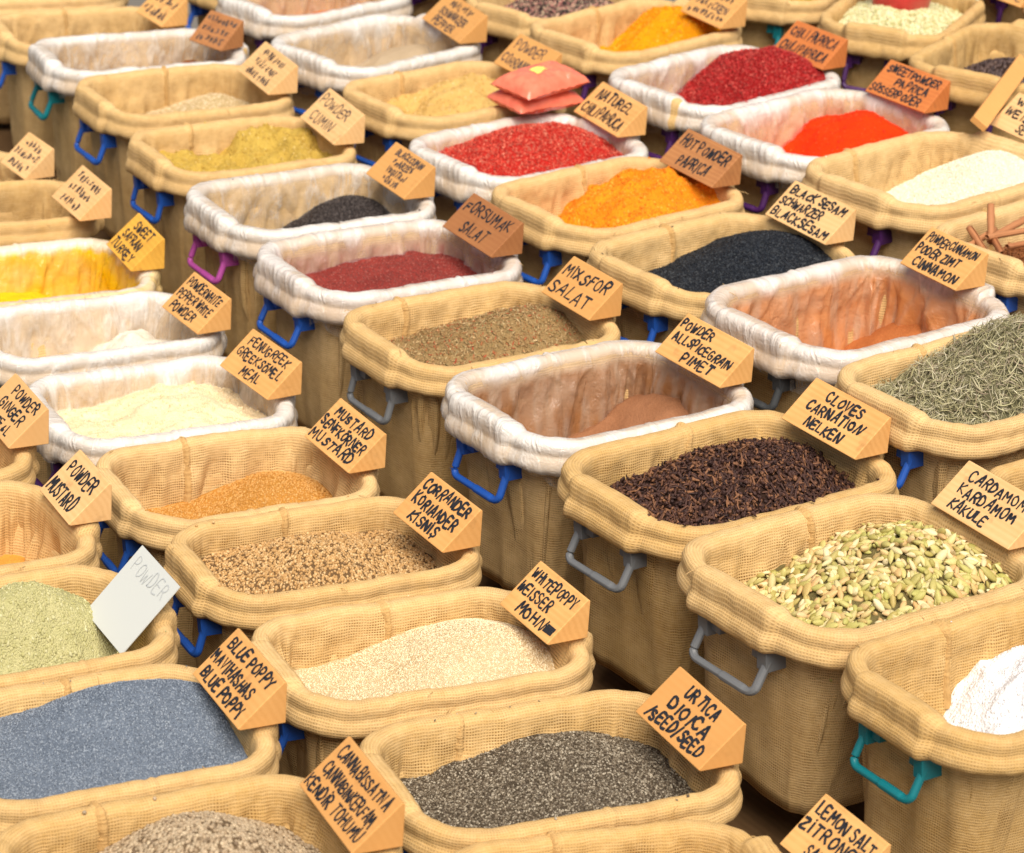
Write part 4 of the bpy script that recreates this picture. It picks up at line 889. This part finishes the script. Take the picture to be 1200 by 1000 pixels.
STICKS = [((-.135, .095, .018), 1.0, .75, .095, 'cinnamon stick poking up highest beside the white sesame tub'), ((-.195, .085, -.004), 1.5, .45, .08, 'short cinnamon stick standing behind the POWDER CINNAMON sign'), ((-.095, .052, .004), -.02, .06, .17, 'long reddish cinnamon stick lying along the tub at the right edge'),
          ((-.075, .085, .000), .22, .10, .16, 'cinnamon stick lying against the far wall of its tub'), ((-.105, .005, -.006), .05, .03, .14, 'cinnamon stick with its curled end towards the near rim'), ((-.170, .050, -.008), 1.2, .15, .10, 'cinnamon stick half hidden by the POWDER CINNAMON sign'),
          ((-.165, .095, -.010), .4, .1, .12, 'cinnamon stick lowest in the pile beside the far wall'), ((-.06, -.03, -.012), .3, .0, .15, 'cinnamon stick by the near rim at the right edge')]
for p, rz, ry, L, lab in STICKS:
    V, f = scroll(L, .0092); o = new_mesh('cinnamon_stick', V, [f], BARK); tag(o, lab, 'cinnamon stick', 'cinnamon sticks in the tub')
    o.location = local('cstk', p); o.rotation_euler = (random.Random(lab).uniform(0, 3), -ry, rz); so = o.modifiers.new('thick', 'SOLIDIFY'); so.thickness = .0014

# two sealed packets of pink powder lying over the rims
PKT = NT('pink_packet'); _o = PKT.obj(); _n = PKT.noise(_o, 45, 4); PKT.l(PKT.mix(_n, lin(244, 142, 112), lin(226, 100, 74)), PKT.b.inputs['Base Color']); PKT.rough(.22); PKT.spec(.6); PKT.bump(_n, .5, .004); PKT = PKT.m
YLAB = NT('yellow_sticker'); YLAB.b.inputs['Base Color'].default_value = (.80, .72, .16, 1); YLAB.rough(.4); YLAB = YLAB.m
def packet(L, W, H, seed):
    n, m = 40, 26; x = np.linspace(-1, 1, n); y = np.linspace(-1, 1, m); X, Y = np.meshgrid(x, y)
    b = np.clip((1 - np.abs(X)**4)*(1 - np.abs(Y)**3), 0, 1)**.55; w = fbm(X*4, Y*4, seed, seed, 3)
    edge = np.maximum(np.abs(X), np.abs(Y)); ww = .0022*noise(X*9, Y*9, 0, seed + 1)*sstep(.55, 1, edge)
    top = np.stack([X*L/2*(1 - .06*(1 - np.abs(Y))), Y*W/2*(1 - .08*(1 - np.abs(X))), H*b*(1 + .22*w) + ww], -1).reshape(-1, 3)
    bot = np.stack([X*L/2*(1 - .06*(1 - np.abs(Y))), Y*W/2*(1 - .08*(1 - np.abs(X))), -H*.55*b*(1 + .15*w) + ww - .0008], -1).reshape(-1, 3)
    f = grid_faces(n, m, False); return np.r_[top, bot], [f, f[:, ::-1] + n*m]
for (x, y, z), rz, ry, sd_, lab in (((.912, 1.162, .066), .12, .02, 3, 'lower pink packet under another, lying on the tub rims'), ((.911, 1.145, .116), .18, -.05, 4, 'upper pink packet with a yellow sticker on top of another packet')):
    V, f = packet(.225, .145, .038, sd_); o = new_mesh('spice_packet', V, f, PKT); tag(o, lab, 'packet', 'pink packets of powder'); o.location = (x, y, z + ZO); o.rotation_euler = (.04, ry, rz)
    if sd_ == 4:
        q = V[:1040].reshape(26, 40, 3)[10:17, 15:23] + [0, 0, .0012]; new_mesh('sticker', q.reshape(-1, 3), [grid_faces(8, 7, False)], YLAB, o)

# white card stuck in the green heap
CARD = NT('white_card'); CARD.b.inputs['Base Color'].default_value = (.58, .605, .58, 1); CARD.rough(.5); CARD = CARD.m
gx, gy, gz = local('green', (.192, -.01, -.032)); t = thing('paper_card', 'white card with faded writing stuck in the pale green heap', 'card', (gx, gy, gz), TUBS['green'][3] - .02)
V, f = box_verts(0, .158, -.090, .090, 0, .0018); sl = math.atan2(.10, .094); off = .016
V[:, 0] -= off; c, s_ = math.cos(sl), math.sin(sl); V = np.stack([V[:, 0]*c - V[:, 2]*s_, V[:, 1], V[:, 0]*s_ + V[:, 2]*c], 1); new_mesh('card_sheet', V, [f], CARD, t, smooth=False)
A, Fq = lettering([('POWDER', .1, .92)], .17, .055, 77, .0022)
A = np.stack([A[:, 1] + .085, .085 - A[:, 0], A[:, 2] + .0022], 1); new_mesh('lettering', np.stack([A[:, 0]*c - A[:, 2]*s_, A[:, 1], A[:, 0]*s_ + A[:, 2]*c], 1), [Fq], FADED, t, smooth=False)

# plain wooden slat leaning behind the WEISSER sign
p0, p1 = np.array((1.564, 0.202, .205)), np.array((1.942, 0.456, .262)); d = (p1 - p0)/np.linalg.norm(p1 - p0); w = np.cross(d, (-.45, -.75, .45)); w /= np.linalg.norm(w); n_ = np.cross(w, d)
V, f = box_verts(-.01, .42, -.022, .022, -.009, .009); o = new_mesh('wooden_slat', V, [f], W_ORANGE, smooth=False); bevel(o, .0015)
o.matrix_world = Matrix(((d[0], w[0], n_[0], p0[0]), (d[1], w[1], n_[1], p0[1]), (d[2], w[2], n_[2], p0[2] + ZO), (0, 0, 0, 1))); tag(o, 'plain wooden slat leaning beside the WEISSER sign over the sesame tub', 'slat')

# red plastic scoop standing in the oats
RED = plastic('red_plastic', (.72, .045, .05, 1), .3)
def cup():
    V = []; n = 40
    for z, r_ in ((0, .052), (.002, .056), (.05, .064), (.11, .073), (.13, .077), (.1315, .0785), (.1305, .076), (.11, .071), (.05, .062), (.004, .054)):
        for k in range(n):
            a = 2*math.pi*k/n; q = 1/(abs(math.cos(a))**3.2 + abs(math.sin(a))**3.2)**(1/3.2); V.append((r_*q*math.cos(a), r_*q*math.sin(a)*.8, z))
    V = np.array(V); c = len(V); i = np.arange(n); i2 = (i + 1) % n; f = [grid_faces(n, 10), np.stack([i2, i, np.full(n, c)], 1), np.stack([9*n + i, 9*n + i2, np.full(n, c + 1)], 1)]; return np.r_[V, [[0, 0, 0], [0, 0, .004]]], f
t = thing('plastic_scoop', 'red plastic scoop standing in the pale oat grains', 'scoop', local('oat', (.045, .02, -.02)), TUBS['oat'][3] - .35)
t.scale = (1.35, 1.35, 1.2)
V, f = cup(); new_mesh('bowl', V, f, RED, t); V, f = sweep([(.07, 0, .105), (.10, 0, .112), (.14, 0, .118), (.19, 0, .120), (.205, 0, .119)], [.010, .0095, .0095, .010, .006], 10); new_mesh('grip', V, f, RED, t)

# stepped wooden stand that carries the rows
STW = wood('stand_boards', (.16, .09, .04, 1), (.09, .05, .02, 1))
stand = thing('display_stand', 'dark stepped wooden stand under the rows of tubs', 'stand', (0, 0, 0))
COLS = [['ging', 'pmus', 'green', 'bpop', 'cann'], ['tan1b', 'tan1', 'yell', 'wpep', 'fenu', 'must', 'cori', 'wpop', 'urti', 'lem1'], ['pinkb', 'topl', 'wl', 'tanw', 'cumin', 'carawy', 'sumak', 'mix', 'allsp', 'clove', 'carda', 'lemon'],
        ['tan3', 'orw', 'greyw', 'corip', 'flake', 'orang', 'bses', 'cinn', 'rose', 'rose2'], ['far1', 'mixp', 'curry', 'chili', 'swpap', 'white', 'cstk'], ['yel5', 'oat', 'pcorn'], ['far4', 'far2', 'far3']]
for ci, ks in enumerate(COLS):
    pts = [TUBS[k][:2] for k in ks]; zt = min(TUBS[k][2] for k in ks) - .402 + ZO
    pts = [(2*pts[0][0] - pts[1][0], 2*pts[0][1] - pts[1][1])] + pts + [(2*pts[-1][0] - pts[-2][0], 2*pts[-1][1] - pts[-2][1])]
    V, f = [], []
    hw = .285 - .0012*ci
    for (x, y) in pts: V += [(x - hw, y, zt), (x + hw, y, zt), (x + hw, y, .004), (x - hw, y, .004)]
    for i in range(len(pts) - 1):
        b = 4*i; f += [(b + j, b + (j + 1) % 4, b + 4 + (j + 1) % 4, b + 4 + j) for j in range(4)]
    b = 4*(len(pts) - 1); f += [(3, 2, 1, 0), (b, b + 1, b + 2, b + 3)]
    new_mesh('step', V, [np.array(f)], STW, stand, smooth=False)
